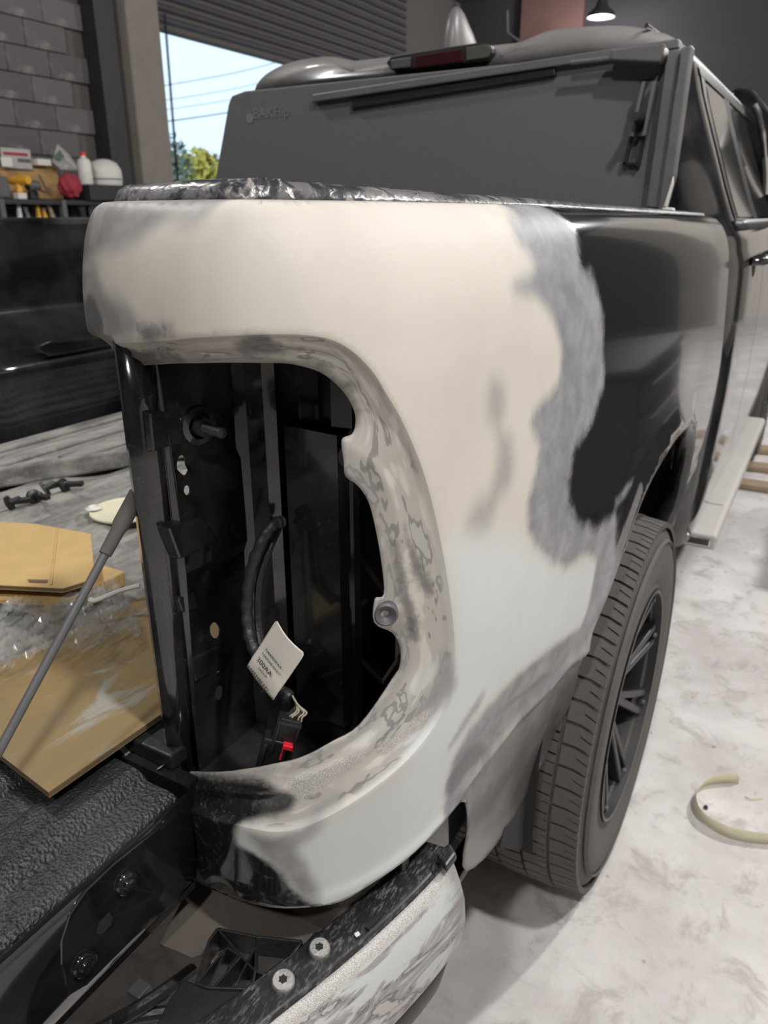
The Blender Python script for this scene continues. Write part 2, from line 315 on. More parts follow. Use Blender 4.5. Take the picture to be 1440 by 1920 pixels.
# ---------------------------------------------------------------- the workshop
def plate(name,a,b,mat,label): return struct(MB().box2(a,b).build(name,mat),label)
plate('floor',(-6.2,-5,-.1),(5.2,13.2,0),M['floor'],'pale dusty concrete workshop floor')
plate('ceiling',(-6.2,-5,4.6),(5.2,13.2,4.7),M['roofing'],'dark metal workshop ceiling')
wl=MB(); wl.box2((-6.2,-5,0),(-6.06,5.52,4.6)).box2((-6.2,5.52,0),(-6.06,6.12,4.6)).box2((-6.2,6.12,3.1),(-6.06,11.2,4.6)).box2((-6.2,11.2,0),(-6.06,13.2,4.6))
wall_left=struct(wl.build('wall_left',M['block_mortar']),'dim concrete block wall with a wide open doorway')
plate('wall_right',(5.06,-5,0),(5.2,13.2,4.6),M['bright_wall'],'pale painted workshop wall'); plate('wall_front',(2.0,13.06,0),(5.06,13.2,4.6),M['far'],'dark right part of the far wall'); plate('wall_front',(-6.06,13.06,0),(-.6,13.2,4.6),M['far'],'dark far workshop wall'); plate('wall_front',(1.0,13.05,0),(2.0,13.2,4.6),M['mid_wall'],'unseen far wall section made grey to soften the reflected edge'); plate('wall_front',(-.6,13.04,0),(1.0,13.2,4.6),M['bright_wall'],'unseen far wall section made pale for the door reflections'); plate('wall_back',(-6.06,-5,0),(5.06,-4.9,4.6),M['far'],'dark rear workshop wall')  # unseen pale and grey far wall sections added to shape reflections in the truck
# blocks of the left wall, laid in courses
bm_=MB(); bm_.box((0,0,0),(.05,.394,.194)); blk=bm_.mesh('block'); blk.materials.append(M['block'])
for r in range(16):
    for c in range(7):
        y=2.9+c*.4+(.2 if r%2 else 0); z=1.1+r*.2
        if y+.2>5.5: continue
        o=link('block',blk,None,wall_left,bevel=.008); o.location=(-6.045+random.uniform(-.004,.004),y,z+.1)
# ribbed steel cladding over the doorway
rib=MB(); rib.add([(0,0,0),(0,0,.07),(.035,0,.05),(.035,0,.02)]+[(0,5.05,0),(0,5.05,.07),(.035,5.05,.05),(.035,5.05,.02)],[(3,2,1,0),(4,5,6,7),(0,1,5,4),(1,2,6,5),(2,3,7,6),(3,0,4,7)])
rme=rib.mesh('cladding_rib'); rme.materials.append(M['roofing'])
for k in range(15):
    o=link('cladding_rib',rme,None,wall_left); o.location=(-6.062,6.14,3.14+k*.1)
c=MB(); c.box2((-6.06,5.62,0),(-5.82,6.02,4.6)); struct(c.build('trim_1',M['concrete'],bevel=.02),'grey concrete column beside the open doorway')
c=MB(); c.box2((-6.055,5.30,0),(-5.86,5.52,4.6)); struct(c.build('trim_2',M['dark_metal'],bevel=.01),'dark steel post left of the concrete column')
c=MB(); c.box2((-6.05,6.03,0),(-5.9,6.07,4.5)).box2((-6.05,6.09,0),(-5.94,6.12,4.5)); struct(c.build('trim_3',M['roofing']),'blue grey steel door track beside the doorway')
c=MB(); c.bar((-8.0376, 12.6, 4.8441),(-6.4266, 12.6, 4.1529),.10,.14); struct(c.build('trim_4',M['beam'],bevel=.01),'rusty sloping roof beam under the ceiling')
c=MB(); c.tube([(-2.321, 12.7, 3.1534),(-0.8878, 12.7, 2.3024)],.022,8); struct(c.build('trim_5',M['alu'],smooth=True),'thin pale conduit sloping down the far wall')
c=MB(); c.tube([(-4.5738, 12.5, 3.7311),(-4.9984, 12.5, 3.9994),(-5.0254, 12.5, 4.2917)],.02,8); struct(c.build('trim_6',M['alu'],smooth=True),'short pale pipe on the far wall')
a=(-4.9789, 12.9, 4.7757); b=(-3.9985, 12.9, 3.7906)
tag(MB().box2((a[0],12.95,b[2]),(b[0],13.05,a[2])).build('notice_board',M['maroon'],bevel=.01),'maroon board hanging on the far wall above the cab roof','board')
plate('ground_outside',(-60,-20,-.25),(-6.2,60,-.15),M['ground'],'pale ground outside the doorway')
# chain of the roller door
ch=thing('door_chain',(-5.93, 6.1405, 1.7558),'thin hanging chain in the open doorway','chain')
p0=Vector((-5.93, 6.2065, 3.1742)); p1=Vector((-5.93, 6.1779, 1.7571))
lk=MB(); lk.lathe([(-.004,.009),(.004,.009),(.004,.015),(-.004,.015),(-.004,.009)],(0,0,0),(0,1,0),10); lme=lk.mesh('chain_link'); lme.materials.append(M['dark_metal'])
for k in range(56):
    o=link('chain_link',lme,None,ch); t=k/55; o.location=p0.lerp(p1,t); o.scale=(1,1,1.5); o.rotation_euler=(0,0,(k%2)*math.pi/2)
# wires and trees seen through the doorway
for i,(a,b,r) in enumerate([((-30.0, 28.5637, 6.7457),(-30.0, 45.6929, 11.2587),.02),((-30.0, 28.4674, 6.1447),(-30.0, 45.6496, 10.3253),.016),((-30.0, 28.4064, 5.7639),(-30.0, 45.6195, 9.6766),.016),((-30.0, 28.327, 5.268),(-30.0, 45.5863, 8.9622),.03)]):
    m=Vector(a).lerp(Vector(b),.5)-Vector((0,0,.25)); pts=catmull([a,tuple(m),b],8)
    tag(MB().tube([tuple(p) for p in pts],r,6).build('power_line',M['cable'],smooth=True),['topmost thin wire crossing the sky in the doorway','second wire from the top crossing the doorway sky','third wire from the top crossing the doorway sky','thick lowest wire crossing the doorway sky'][i],'wire','wires outside the doorway')
def tree(name,base,crown,rad,n,mat,label,leaf=.12):
    t=thing(name,base,label,'tree'); m=MB(); cv=Vector(crown)
    for k in range(n):
        d=Vector(rng.normal(0,1,3)); d.normalize(); p=cv+Vector((d.x*rad[0],d.y*rad[1],d.z*rad[2]))*(.25+.75*rng.random()**.5)
        a=Vector(rng.normal(0,1,3)).normalized(); b=a.cross(d).normalized(); s=leaf*(.5+rng.random())
        m.add([p-a*s,p+b*s*.45,p+a*s,p-b*s*.45],[(0,1,2,3)])
    m.build('foliage',mat,t,fix=False)
    tr=MB(); tr.tube([base,tuple(Vector(base).lerp(cv,.6)),tuple(cv+Vector((0,0,rad[2]*.8)))],[.09,.06,.01],7)
    for k in range(14):
        d=Vector(rng.normal(0,1,3)).normalized(); tr.tube([tuple(cv-Vector((0,0,rad[2]*.5))),tuple(cv+Vector((d.x*rad[0],d.y*rad[1],abs(d.z)*rad[2]))*1.0)],[.02,.004],5)
    tr.build('trunk',M['bark'],t)
q=(-14.0, 15.299, 2.2267); tree('yellow_tree',(q[0],q[1],-.15),(q[0],q[1]+.1,q[2]-.25),(1.0,1.05,.95),2600,M['leaf'],'yellow green leafy tree outside the open doorway')
q=(-11.0, 11.4537, 2.2902); tree('grey_shrub',(q[0],q[1],-.15),(q[0],q[1]-.15,q[2]-.2),(.5,.38,.75),700,M['leaf_dark'],'sparse grey green shrub at the left of the doorway',.07)
# ceiling lamps
for i,(x,y,z,w) in enumerate(LAMPS):
    t=thing('ceiling_lamp',(x,y,z),['round ceiling lamp above the rear corner of the truck','round ceiling lamp above the running board','small bright round lamp glowing above the cab roof','round ceiling lamp over the far side of the truck bed','round ceiling lamp over the front of the truck','round ceiling lamp behind the lowered tailgate'][i],'lamp','ceiling lamps')
    MB().lathe([(.24,.0),(.24,.05),(.12,.09),(.06,.17),(.0,.19),(.0,.17)],(x,y,z),(0,0,1),28).build('housing',M['lamp_body'],t,smooth=True)
    MB().lathe([(.012,.0),(.012,.165)],(x,y,z),(0,0,1),28).build('lens',M['lamp_glow'],t)
    MB().tube([(x,y,z+.24),(x,y,4.6)],.012,8).build('hanging_rod',M['lamp_body'],t)
    ld=bpy.data.lights.new('lamp_light','POINT'); ld.energy=w; ld.shadow_soft_size=.10; ld.color=(1,.98,.958); lo=bpy.data.objects.new('lamp_light',ld); COL.objects.link(lo); lo.location=(x,y,z-.13); adopt(lo,t)

# ---------------------------------------------------------------- the truck
XC=-1.19
truck=thing('pickup_truck',(XC,2.4,0),'black crew cab pickup truck with its rear side panel under repair','truck')
def poly_prism(poly,z0,z1,mat,parent,name,bev=.003):
    m=MB(); n=len(poly); m.add([(x,y,z) for z in(z0,z1) for x,y in poly],[tuple(range(n))[::-1],tuple(range(n,2*n))]+[(i,(i+1)%n,n+(i+1)%n,n+i) for i in range(n)]); return m.build(name,mat,parent,bevel=bev)
# --- rear side panel of the bed
HOLE=[(0.0824, 1.3028), (0.1626, 1.314), (0.2264, 1.3193), (0.2765, 1.3196), (0.3049, 1.3178), (0.3339, 1.3103), (0.3559, 1.2954), (0.3684, 1.2791), (0.3714, 1.2662), (0.3669, 1.2555), (0.3544, 1.2517), (0.3551, 1.2324), (0.3562, 1.2193), (0.3693, 1.2089), (0.3813, 1.192), (0.3882, 1.1681), (0.3947, 1.1303), (0.3965, 1.0968), (0.385, 1.0951), (0.3828, 1.0708), (0.4057, 1.0526), (0.4179, 1.03), (0.4174, 1.0091), (0.4079, 0.9997), (0.3631, 0.9616), (0.3286, 0.9526), (0.2869, 0.94), (0.2445, 0.9301), (0.19, 0.9072), (0.1, 0.8575)]
LOWER=[(0.0792, 0.836), (0.0574, 0.8003), (0.0549, 0.7503), (0.0813, 0.7296), (0.1175, 0.725), (0.2046, 0.7549), (0.2783, 0.7607), (0.3299, 0.755), (0.3715, 0.7598), (0.4376, 0.7611), (0.51, 0.7649), (0.5343, 0.7629), (0.5573, 0.7401), (0.5923, 0.6657), (0.6318, 0.5457), (0.7825, 0.4994), (0.9937, 0.5388)]
LEFT=[(.012,1.429),(.003,1.421),(.001,1.394),(.001,1.357),(.011,1.3275),(.03,1.315),(.0499,1.3079)]
ARCH=[(1.0276,.53),(.9850,.66),(.9700,.7577),(1.0200,.835),(1.0672,.8853),(1.1656,.975),(1.3162,1.009),(1.45,1.016),(1.6217,.9964),(1.74,.93),(1.82,.80),(1.86,.62),(1.875,.50)]
CREASE=[(0.0855, 1.3255), (0.163, 1.3353), (0.2375, 1.3426), (0.3067, 1.3431), (0.3472, 1.3348), (0.3741, 1.314), (0.3925, 1.2876), (0.4097, 1.2601), (0.4338, 1.207), (0.4548, 1.1327), (0.4708, 1.0524), (0.4772, 0.9994), (0.4735, 0.9614), (0.4532, 0.9348), (0.4136, 0.9123), (0.3651, 0.8969), (0.3174, 0.8824), (0.2726, 0.8695), (0.205, 0.8627), (0.1022, 0.8248)]
UF=u_of_y(2.25)
def dense(p,n=4): return [tuple(q) for q in catmull(p,n)]
hole_d=dense(HOLE,4); low_d=dense(LOWER[:12],4)+dense(LOWER[11:],4)[1:]; arch_d=dense(ARCH,6)
OUT=dense(LEFT,5)+hole_d+low_d+arch_d+[(1.95,.5),(2.03,.5),(UF,.5)]+[(UF,z) for z in np.arange(.54,1.39,.04)]+[(UF-.003,1.405),(UF-.015,1.42),(UF-.04,1.4295)]+[(u,1.4295) for u in np.arange(2.05,.04,-.02)]
_o=[OUT[0]]
for p in OUT[1:]:
    if math.dist(p,_o[-1])>.0012: _o.append(p)
OUT=np.array(_o)
pts=[]
for (u0,u1,z0,z1,s) in [(-.005,.68,.70,1.358,.0046),(.68,1.25,.48,1.357,.0085),(.55,.68,.48,.70,.0085),(1.25,UF,.48,1.355,.016)]:
    g=np.stack(np.meshgrid(np.arange(u0,u1,s),np.arange(z0,z1,s)),-1).reshape(-1,2)+rng.uniform(-s*.12,s*.12,(1,2)); d=sdf(g,OUT); pts.append(g[d>s*.55])
g=np.stack(np.meshgrid(np.arange(.02,UF,.009),[1.362,1.370,1.378,1.387,1.395,1.402,1.408,1.413,1.4175,1.4215,1.425,1.4275]),-1).reshape(-1,2); d=sdf(g,OUT); pts.append(g[d>.001])
CREASE=np.array(dense(CREASE,10)); _cl=np.r_[0,np.cumsum(np.linalg.norm(np.diff(CREASE,axis=0),axis=1))]; _cs=np.arange(0,_cl[-1],.0042); CREASE=np.stack([np.interp(_cs,_cl,CREASE[:,0]),np.interp(_cs,_cl,CREASE[:,1])],-1); CRP=np.vstack([[(-.2,CREASE[0][1])],CREASE,[(-.2,CREASE[-1][1])]]); HOP=np.vstack([[(-.2,hole_d[0][1])],hole_d,[(-.2,hole_d[-1][1])]])
G=np.vstack(pts); G=G[np.abs(sdf(G,CRP)-.003)>.0055]; cr=np.array(CREASE); ctn=np.gradient(cr,axis=0); ctn/=np.linalg.norm(ctn,axis=1)[:,None]; cnn=np.stack([ctn[:,1],-ctn[:,0]],-1)
if sdf((cr+cnn*.004)[90:91],CRP)[0]<0: cnn=-cnn
rows=np.vstack([cr+cnn*o_ for o_ in (-.0015,.0004,.0025,.005,.0075)]); rows=rows[sdf(rows,OUT)>.0015]
UVP,TRI=cdt(OUT,np.vstack([G,rows]))
def relief(P):
    dc=sdf(P,CRP); dh=np.maximum(-sdf(P,HOP),0); t=np.where(dc>0,dc/(dc+dh+1e-6),0); t=np.clip(t,0,1)
    ramp=np.where(dc>0,dc,0)
    arch=np.abs(sdf(P,np.vstack([ARCH,[(1.5,.2)]])))
    # arch lip swells outward, body line behind the wheel is a soft step, tool waves in the sanded filler
    e=-.020*t**.8-.0045*sstep(0,.0055,ramp)+.0035*np.exp(-((t-.62)/.10)**2)+.010*np.exp(-(arch/.035)**2)
    z1=np.interp(P[:,0],[.30,.4677,.6212,.9054,2.2],[.86,.8943,.9017,.843,.80]); e=e-.055*np.clip(z1-P[:,1],0,.09)*sstep(.40,.60,P[:,0])
    z2=np.interp(P[:,0],[.5471,.6927,.9397,2.2],[.780,.790,.757,.70]); dz=z2-P[:,1]; k2=sstep(.50,.60,P[:,0])
    e=e+k2*(.0025*np.exp(-(dz/.006)**2)-.006*sstep(.004,.016,dz))
    return e,t
EX,TFL=relief(UVP)
V3=S(UVP[:,0],UVP[:,1],EX)
me=bpy.data.meshes.new('bed_side_panel'); me.from_pydata([tuple(v) for v in V3],[],[tuple(int(i) for i in t) for t in TRI]); me.update()
def layer(name,polys,smooth=True):
    d=np.full(len(UVP),-9.)
    for p in polys: d=np.maximum(d,sdf(UVP,smoothpoly(p) if smooth else np.array(p)))
    a=me.attributes.new(name,'FLOAT','POINT'); a.data.foreach_set('value',d.astype(np.float32))
layer('m_grey',[[(0.7957, 1.4286), (0.8061, 1.4212), (0.8247, 1.4), (0.8012, 1.3675), (0.8487, 1.3525), (0.8785, 1.3025), (0.8798, 1.2188), (0.841, 1.1764), (0.77, 1.1575), (0.7499, 1.1215), (0.7542, 1.0883), (0.7995, 1.049), (0.8994, 1.0027), (0.9874, 0.9951), (1.0902, 1.0174), (0.99, 1.02), (1.05, 0.9), (1.0, 0.4), (-0.3, 0.3), (-0.3, 1.6), (0.7, 1.6)]],False)
layer('m_cream',[[(0.6872, 1.425), (0.6508, 1.41), (0.6405, 1.3975), (0.6611, 1.385), (0.6592, 1.37), (0.6124, 1.3595), (0.6565, 1.3475), (0.695, 1.3275), (0.7176, 1.2952), (0.7146, 1.26), (0.6835, 1.2375), (0.6399, 1.23), (0.6319, 1.2179), (0.6574, 1.1879), (0.6476, 1.1626), (0.63, 1.13), (0.6295, 1.0979), (0.6583, 1.0611), (0.7149, 1.0183), (0.7675, 0.9925), (0.8183, 0.989), (0.8716, 0.9763), (0.9253, 0.9373), (0.9297, 0.865), (0.9149, 0.8283), (0.7471, 0.8788), (0.6226, 0.8972), (0.5625, 0.8925), (0.5225, 0.8825), (0.4961, 0.8527), (0.4904, 0.8169), (0.5, 0.72), (0.4, 0.5), (-0.3, 0.5), (-0.3, 1.6), (0.56, 1.6)]],False)
layer('m_pale',[[(0.4625, 1.125), (0.4993, 1.1296), (0.5881, 1.0962), (0.6625, 1.0526), (0.7617, 0.9979), (0.9253, 0.9373), (0.9149, 0.8283), (0.6226, 0.8972), (0.5225, 0.8825), (0.4927, 0.8149), (0.5, 0.7), (0.1, 0.7), (0.2027, 0.8507), (0.2834, 0.8684), (0.3654, 0.8895), (0.4144, 0.9049), (0.3633, 0.9516), (0.4161, 0.9846), (0.4734, 1.0075)]])
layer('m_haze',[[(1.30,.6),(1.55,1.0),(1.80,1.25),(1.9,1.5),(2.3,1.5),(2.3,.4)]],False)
layer('m_sand',[[(0.9652, 0.7399), (0.8634, 0.7708), (0.7305, 0.7868), (0.6294, 0.7875), (0.5587, 0.7724), (0.575, 0.74), (0.6, 0.4), (1.05, 0.4), (1.05, 0.7)],[(0.5249, 0.7752), (0.5523, 0.7664), (0.573, 0.722), (0.5504, 0.7445)]],False)
layer('m_mid',[[(0.2, 1.52), (0.2075, 1.4249), (0.1576, 1.4163), (0.1478, 1.4122), (0.1182, 1.4022), (0.0559, 1.3925), (0.0095, 1.38), (-0.05, 1.38), (-0.05, 1.52)],
 [(0.0032, 1.38), (0.0393, 1.38), (0.0653, 1.3647), (0.1194, 1.3525), (0.1275, 1.3378), (0.0855, 1.3255), (0.0176, 1.3139), (-0.05, 1.31), (-0.05, 1.38)],
 [(0.9294, 0.8138), (0.8376, 0.83), (0.6965, 0.8692), (0.6307, 0.872), (0.6002, 0.8535), (0.6702, 0.8295), (0.783, 0.8044), (0.935, 0.7567), (0.9704, 0.7454)],
 [(0.8463, 0.7532), (0.7129, 0.782), (0.6225, 0.7827), (0.5723, 0.7831), (0.546, 0.7849), (0.5272, 0.823), (0.5625, 0.845), (0.6442, 0.8341), (0.7424, 0.8051)],
 [(0.5435, 0.9225), (0.5376, 0.9074), (0.5085, 0.8948), (0.4847, 0.8832), (0.4952, 0.8975), (0.5165, 0.9125)],
 [(0.2834, 0.8684), (0.306, 0.8927), (0.3285, 0.8992), (0.3287, 0.891), (0.3116, 0.884), (0.3, 0.8641), (0.2825, 0.846), (0.2901, 0.8224), (0.304, 0.7725), (0.2849, 0.7624), (0.2628, 0.8081), (0.235, 0.8422), (0.2313, 0.8627)],
 [(0.4611, 0.9475), (0.4799, 0.965), (0.4747, 0.9941), (0.4655, 1.0115), (0.4625, 0.9873), (0.4462, 0.9625), (0.4265, 0.9528), (0.4358, 0.9376)]])
layer('m_soft',[[(0.4975, 1.1425), (0.515, 1.1644), (0.536, 1.1553), (0.536, 1.1304)],[(0.5522, 1.2797), (0.5705, 1.2675), (0.5708, 1.245), (0.5637, 1.23), (0.5848, 1.2113), (0.5893, 1.1843), (0.5808, 1.1628), (0.5574, 1.1576), (0.5459, 1.1406), (0.5296, 1.1343), (0.5096, 1.1403), (0.5197, 1.1574), (0.5405, 1.1682), (0.5546, 1.1927), (0.5526, 1.2272), (0.5381, 1.2457), (0.5412, 1.2718)],[(0.7024, 1.3425), (0.7197, 1.3328), (0.7349, 1.2936), (0.745, 1.28), (0.7275, 1.2812), (0.7123, 1.3077)],[(0.6076, 1.3575), (0.6545, 1.36), (0.713, 1.3625), (0.7197, 1.36), (0.6591, 1.355), (0.6188, 1.354)]])
layer('m_dark',[[(0.0082, 1.3525), (0.0373, 1.3561), (0.0573, 1.345), (0.0587, 1.3325), (0.0525, 1.3202), (0.0234, 1.32), (0.0098, 1.3325)],[(0.1339, 1.341), (0.1763, 1.3455), (0.1824, 1.3422), (0.1636, 1.3368), (0.1387, 1.335)],[(0.2426, 1.3392), (0.2625, 1.3423), (0.2775, 1.3408), (0.2768, 1.3362), (0.2888, 1.3318), (0.2767, 1.3291), (0.2393, 1.3286)],[(0.3275, 1.3176), (0.3498, 1.3101), (0.3675, 1.2971), (0.3617, 1.2938), (0.3435, 1.3033), (0.3292, 1.3129)],
 [(0.0193, 1.3125), (0.1022, 1.3187), (0.1626, 1.3212), (0.155, 1.315), (0.0828, 1.3048), (0.05, 1.3075)],[(0.489, 0.8258), (0.5112, 0.8425), (0.53, 0.85), (0.565, 0.835), (0.5925, 0.8023), (0.5674, 0.8038), (0.5322, 0.8029), (0.5082, 0.794)],[(0.8058, 0.8033), (0.7369, 0.8178), (0.6307, 0.8512), (0.5935, 0.8536), (0.6203, 0.8574), (0.6904, 0.8408), (0.75, 0.83)],[(0.4161, 1.1607), (0.4243, 1.1479), (0.4474, 1.1024), (0.4482, 1.085), (0.4344, 1.0955), (0.423, 1.1271)],[(0.4044, 1.1483), (0.411, 1.1414), (0.4188, 1.1013), (0.434, 1.05), (0.4296, 1.04), (0.4147, 1.0803)]])
layer('m_black',[[(0.0748, 0.8301), (0.1132, 0.8608), (0.1884, 0.8979), (0.237, 0.914), (0.2724, 0.9075), (0.2795, 0.896), (0.2651, 0.8824), (0.2325, 0.8723), (0.2148, 0.8597), (0.2112, 0.8362), (0.2326, 0.8324), (0.2573, 0.8146), (0.2765, 0.7831), (0.2978, 0.7576), (0.2661, 0.7592), (0.204, 0.7527), (0.1075, 0.7125), (0.065, 0.725), (0.0503, 0.7553)]])
layer('m_spark',[[(0.2649, 0.9198), (0.2936, 0.9257), (0.3284, 0.9343), (0.3639, 0.9383), (0.3676, 0.931), (0.3343, 0.9161), (0.3004, 0.9026), (0.2784, 0.8988), (0.2811, 0.911)],[(0.3801, 0.9337), (0.4117, 0.9396), (0.445, 0.9482), (0.454, 0.9448), (0.4277, 0.9333), (0.3906, 0.9249)]])
CL=np.r_[0,np.cumsum(np.linalg.norm(np.diff(CREASE,axis=0),axis=1))]; CI=np.concatenate([((CREASE[None]-q[:,None])**2).sum(2).argmin(1) for q in np.array_split(UVP,60)]); CA=np.array(CREASE); CN=np.minimum(CI+1,len(CA)-1); CP=np.maximum(CI-1,0); TG_=CA[CN]-CA[CP]; TG_/=np.linalg.norm(TG_,axis=1)[:,None]
a=me.attributes.new('m_along','FLOAT','POINT'); a.data.foreach_set('value',(CL[CI]+((UVP-CA[CI])*TG_).sum(1)).astype(np.float32))
a=me.attributes.new('m_flange','FLOAT','POINT'); a.data.foreach_set('value',TFL.astype(np.float32))
panel=link('bed_side_panel',me,M['panel'],truck,smooth=True,solid=.0022,solid_off=-1)
bmx=bmesh.new(); bmx.from_mesh(me); bmx.faces.ensure_lookup_table(); f0=bmx.faces[0]
if f0.normal.dot(Vector((1,-.5,0)))<0:
    for f in bmx.faces: f.normal_flip()
    bmx.to_mesh(me)
bmx.free(); tag(panel,'repaired rear side panel with cream filler, grey primer and black paint')
def strip(name,uvs,vec,mat,parent,rows=3,e=0.):
    P=np.array(uvs); ex,_=relief(P); A=S(P[:,0],P[:,1],ex); m=MB(); v=np.array(vec)
    m.grid(lambda i,j:A[int(i)]+v*j/(rows-1),range(len(A)),range(rows)); return m.build(name,mat,parent,smooth=True,solid=.0015)
strip('wheel_arch_lip',arch_d,(-.045,0,0),M['paint_dusty'],panel); strip('lower_return_flange',[p for p in low_d if p[0]<.56],(-.012,.035,0),M['paint'],panel); strip('gap_flange',dense(LEFT,5),(.0,.06,0),M['paint'],panel)
strip('front_return_flange',[(UF,z) for z in np.arange(.5,1.40,.05)],(-.06,0,0),M['paint'],panel)
# ragged sealer lip along the top of the panel
us=np.r_[np.arange(.035,.75,.006),np.arange(.75,UF-.02,.02)]; lipm=MB()
nz=np.cumsum(rng.normal(0,1,len(us))); nz-=np.convolve(nz,np.ones(31)/31,'same'); nz=np.clip(nz/3,-1,1)
sec=[(0,-.002),(-.003,.003),(-.006,.010),(-.014,.015),(-.030,.016),(-.045,.010)]
def lip(i,j):
    u=us[int(i)]; p=S(u,1.4295); q=S(u,1.4295,-.01); n=(p-q)/.01; d,h=sec[int(j)]; amp=math.exp(-((u-.33)/.14)**2)*.0011+.0003
    h2=h*(1.0 if u>.12 else .9+.0*u)*float(np.interp(u,[.3,.6,1.0],[1,.6,.45]))
    return p+n*(d+nz[int(i)]*amp*(j>0)*math.cos(j*1.7))+np.array([0,0,h2+nz[(int(i)*7)%len(us)]*amp*(j>0)])
lipm.grid(lip,range(len(us)),range(len(sec))); 
def lip_mat():
    m,nt,b=new_mat('lip_sealer'); g=N(nt); v=g.coord(); n=g.noise(v,26,5,.65,.6); c=g.mix(g.ss(n,.44,.54),(.035,.036,.042),(.16,.155,.155)); c=g.mix(g.ss(g.noise(v,45,4,.6),.58,.66),c,(.30,.28,.26))
    g.put(b.inputs['Base Color'],c); g.put(b.inputs['Roughness'],.3); b.inputs['Coat Weight'].default_value=.3; g.put(b.inputs['Normal'],g.bump(g.noise(v,70,3,.5,1.2),.35,.003)); return m
M['lip']=lip_mat()
tag(lipm.build('rail_lip',M['lip'],panel,smooth=True,solid=.002),'ragged grey sealer lip along the bed rail')
# --- pocket behind the missing tail lamp
pk=MB(); zt,zb=1.345,.835
pk.grid(lambda i,j:[(-.527,.60),(-.50,.612),(-.42,.606),(-.40,.598),(-.378,.598),(-.376,.604),(-.376,.80),(-.30,.82)][int(i)]+(lerp(zb,zt,j),),range(8),[0,.5,1])
pocket=pk.build('lamp_pocket',M['inner'],truck,solid=.002); tag(pocket,'dark empty tail lamp pocket with bare inner metal')
poly_prism([(-.56,.478),(-.45,.472),(-.37,.52),(-.33,.60),(-.31,.84),(-.56,.84)],.828,.842,M['inner'],pocket,'pocket_floor'); poly_prism([(-.56,.52),(-.46,.50),(-.40,.54),(-.36,.64),(-.34,.84),(-.56,.84)],1.345,1.352,M['inner'],pocket,'pocket_roof',0)
sec=[(-.557,.505),(-.557,.488),(-.554,.477),(-.546,.4725),(-.537,.475),(-.531,.483),(-.528,.490),(-.5275,.498)]
MB().grid(lambda i,j:sec[int(i)]+(lerp(.846,1.335,j),),range(len(sec)),[0,.25,.5,.75,1]).build('corner_post',M['inner'],pocket,smooth=True,solid=.0018)
# inner wall with punched holes: local axes are (y, z)
holes=[[(0.5246, 1.1991), (0.5231, 1.1943), (0.5201, 1.1913), (0.5165, 1.1908), (0.5134, 1.1931), (0.5114, 1.1974), (0.5111, 1.2026), (0.5126, 1.2074), (0.5155, 1.2105), (0.519, 1.2111), (0.5222, 1.209), (0.5243, 1.2048)],[(0.5228, 1.1738), (0.5218, 1.1714), (0.5198, 1.1701), (0.5174, 1.1701), (0.5152, 1.1715), (0.5137, 1.1739), (0.5134, 1.1766), (0.5143, 1.179), (0.5162, 1.1804), (0.5186, 1.1804), (0.5209, 1.1791), (0.5224, 1.1768)],[(0.5494, 0.9988), (0.5478, 0.9945), (0.5447, 0.9923), (0.5409, 0.9929), (0.5374, 0.996), (0.5351, 1.0008), (0.5346, 1.006), (0.5361, 1.0103), (0.5391, 1.0125), (0.5429, 1.0122), (0.5464, 1.0092), (0.5488, 1.0045)],[(0.5415, 0.9475), (0.5402, 0.9448), (0.5377, 0.9448), (0.5355, 0.9474), (0.5349, 0.9512), (0.5362, 0.9539), (0.5387, 0.9541), (0.5409, 0.9515)],[(0.5446, 0.9199), (0.5432, 0.9157), (0.5403, 0.9137), (0.5368, 0.9145), (0.5336, 0.9177), (0.5316, 0.9226), (0.5312, 0.9278), (0.5325, 0.932), (0.5353, 0.934), (0.5388, 0.9335), (0.542, 0.9304), (0.5442, 0.9256)]]
ol=[(.497,.842)]+[(.62,.842),(.62,1.345),(.497,1.345)]
g2=np.stack(np.meshgrid(np.arange(.504,.618,.012),np.arange(.85,1.345,.012)),-1).reshape(-1,2)
for h in holes: g2=g2[np.abs(sdf(g2,h))>.003]; g2=g2[sdf(g2,h)<0]
V2,T2=cdt(ol,g2,holes); iw=MB()
def dent(y,z): return -.5265+.003*math.sin(z*41)*math.sin((y-.5)*30)+.004*(math.sin(z*17+1)>.6)
iw.add([(dent(y,z),y,z) for y,z in V2],[tuple(int(i) for i in t) for t in T2]); iw.build('inner_wall',M['inner'],pocket,solid=.0015)
def stamped(pxs,x0,dx,name='stamped_bracket',mat='inner'):
    m=MB(); n=len(pxs); m.add([(x0,)+p[1:] for p in pxs]+[(x0+dx,)+tuple(np.array(p[1:])*.9+np.mean([q[1:] for q in pxs],0)*.1) for p in pxs],[tuple(range(n,2*n))]+[(i,(i+1)%n,n+(i+1)%n,n+i) for i in range(n)])
    return m.build(name,M[mat],pocket,bevel=.0015)
stamped([(-0.526, 0.4795, 1.2639), (-0.526, 0.5215, 1.2575), (-0.526, 0.5239, 1.2224), (-0.526, 0.4786, 1.2235)],-.5285,.006)
stamped([(-0.526, 0.48, 1.1505), (-0.526, 0.5327, 1.1452), (-0.526, 0.554, 1.1073), (-0.526, 0.4913, 1.1089)],-.5285,.012)
stamped([(-0.526, 0.4966, 0.9913), (-0.526, 0.548, 0.9839), (-0.526, 0.5513, 0.9506), (-0.526, 0.5019, 0.9581)],-.5285,.006)
stamped([(-0.526, 0.4913, 1.0669), (-0.526, 0.516, 1.0651), (-0.526, 0.5209, 1.0407), (-0.526, 0.4961, 1.0461)],-.5285,.005)
c=Vector((-0.52, 0.5396, 1.2368)); MB().lathe([(-.006,.0),(-.006,.021),(.002,.019),(.003,.013),(.004,.013)],c,(1,-.25,0),24).build('stud_washer',M['inner'],pocket,smooth=True)
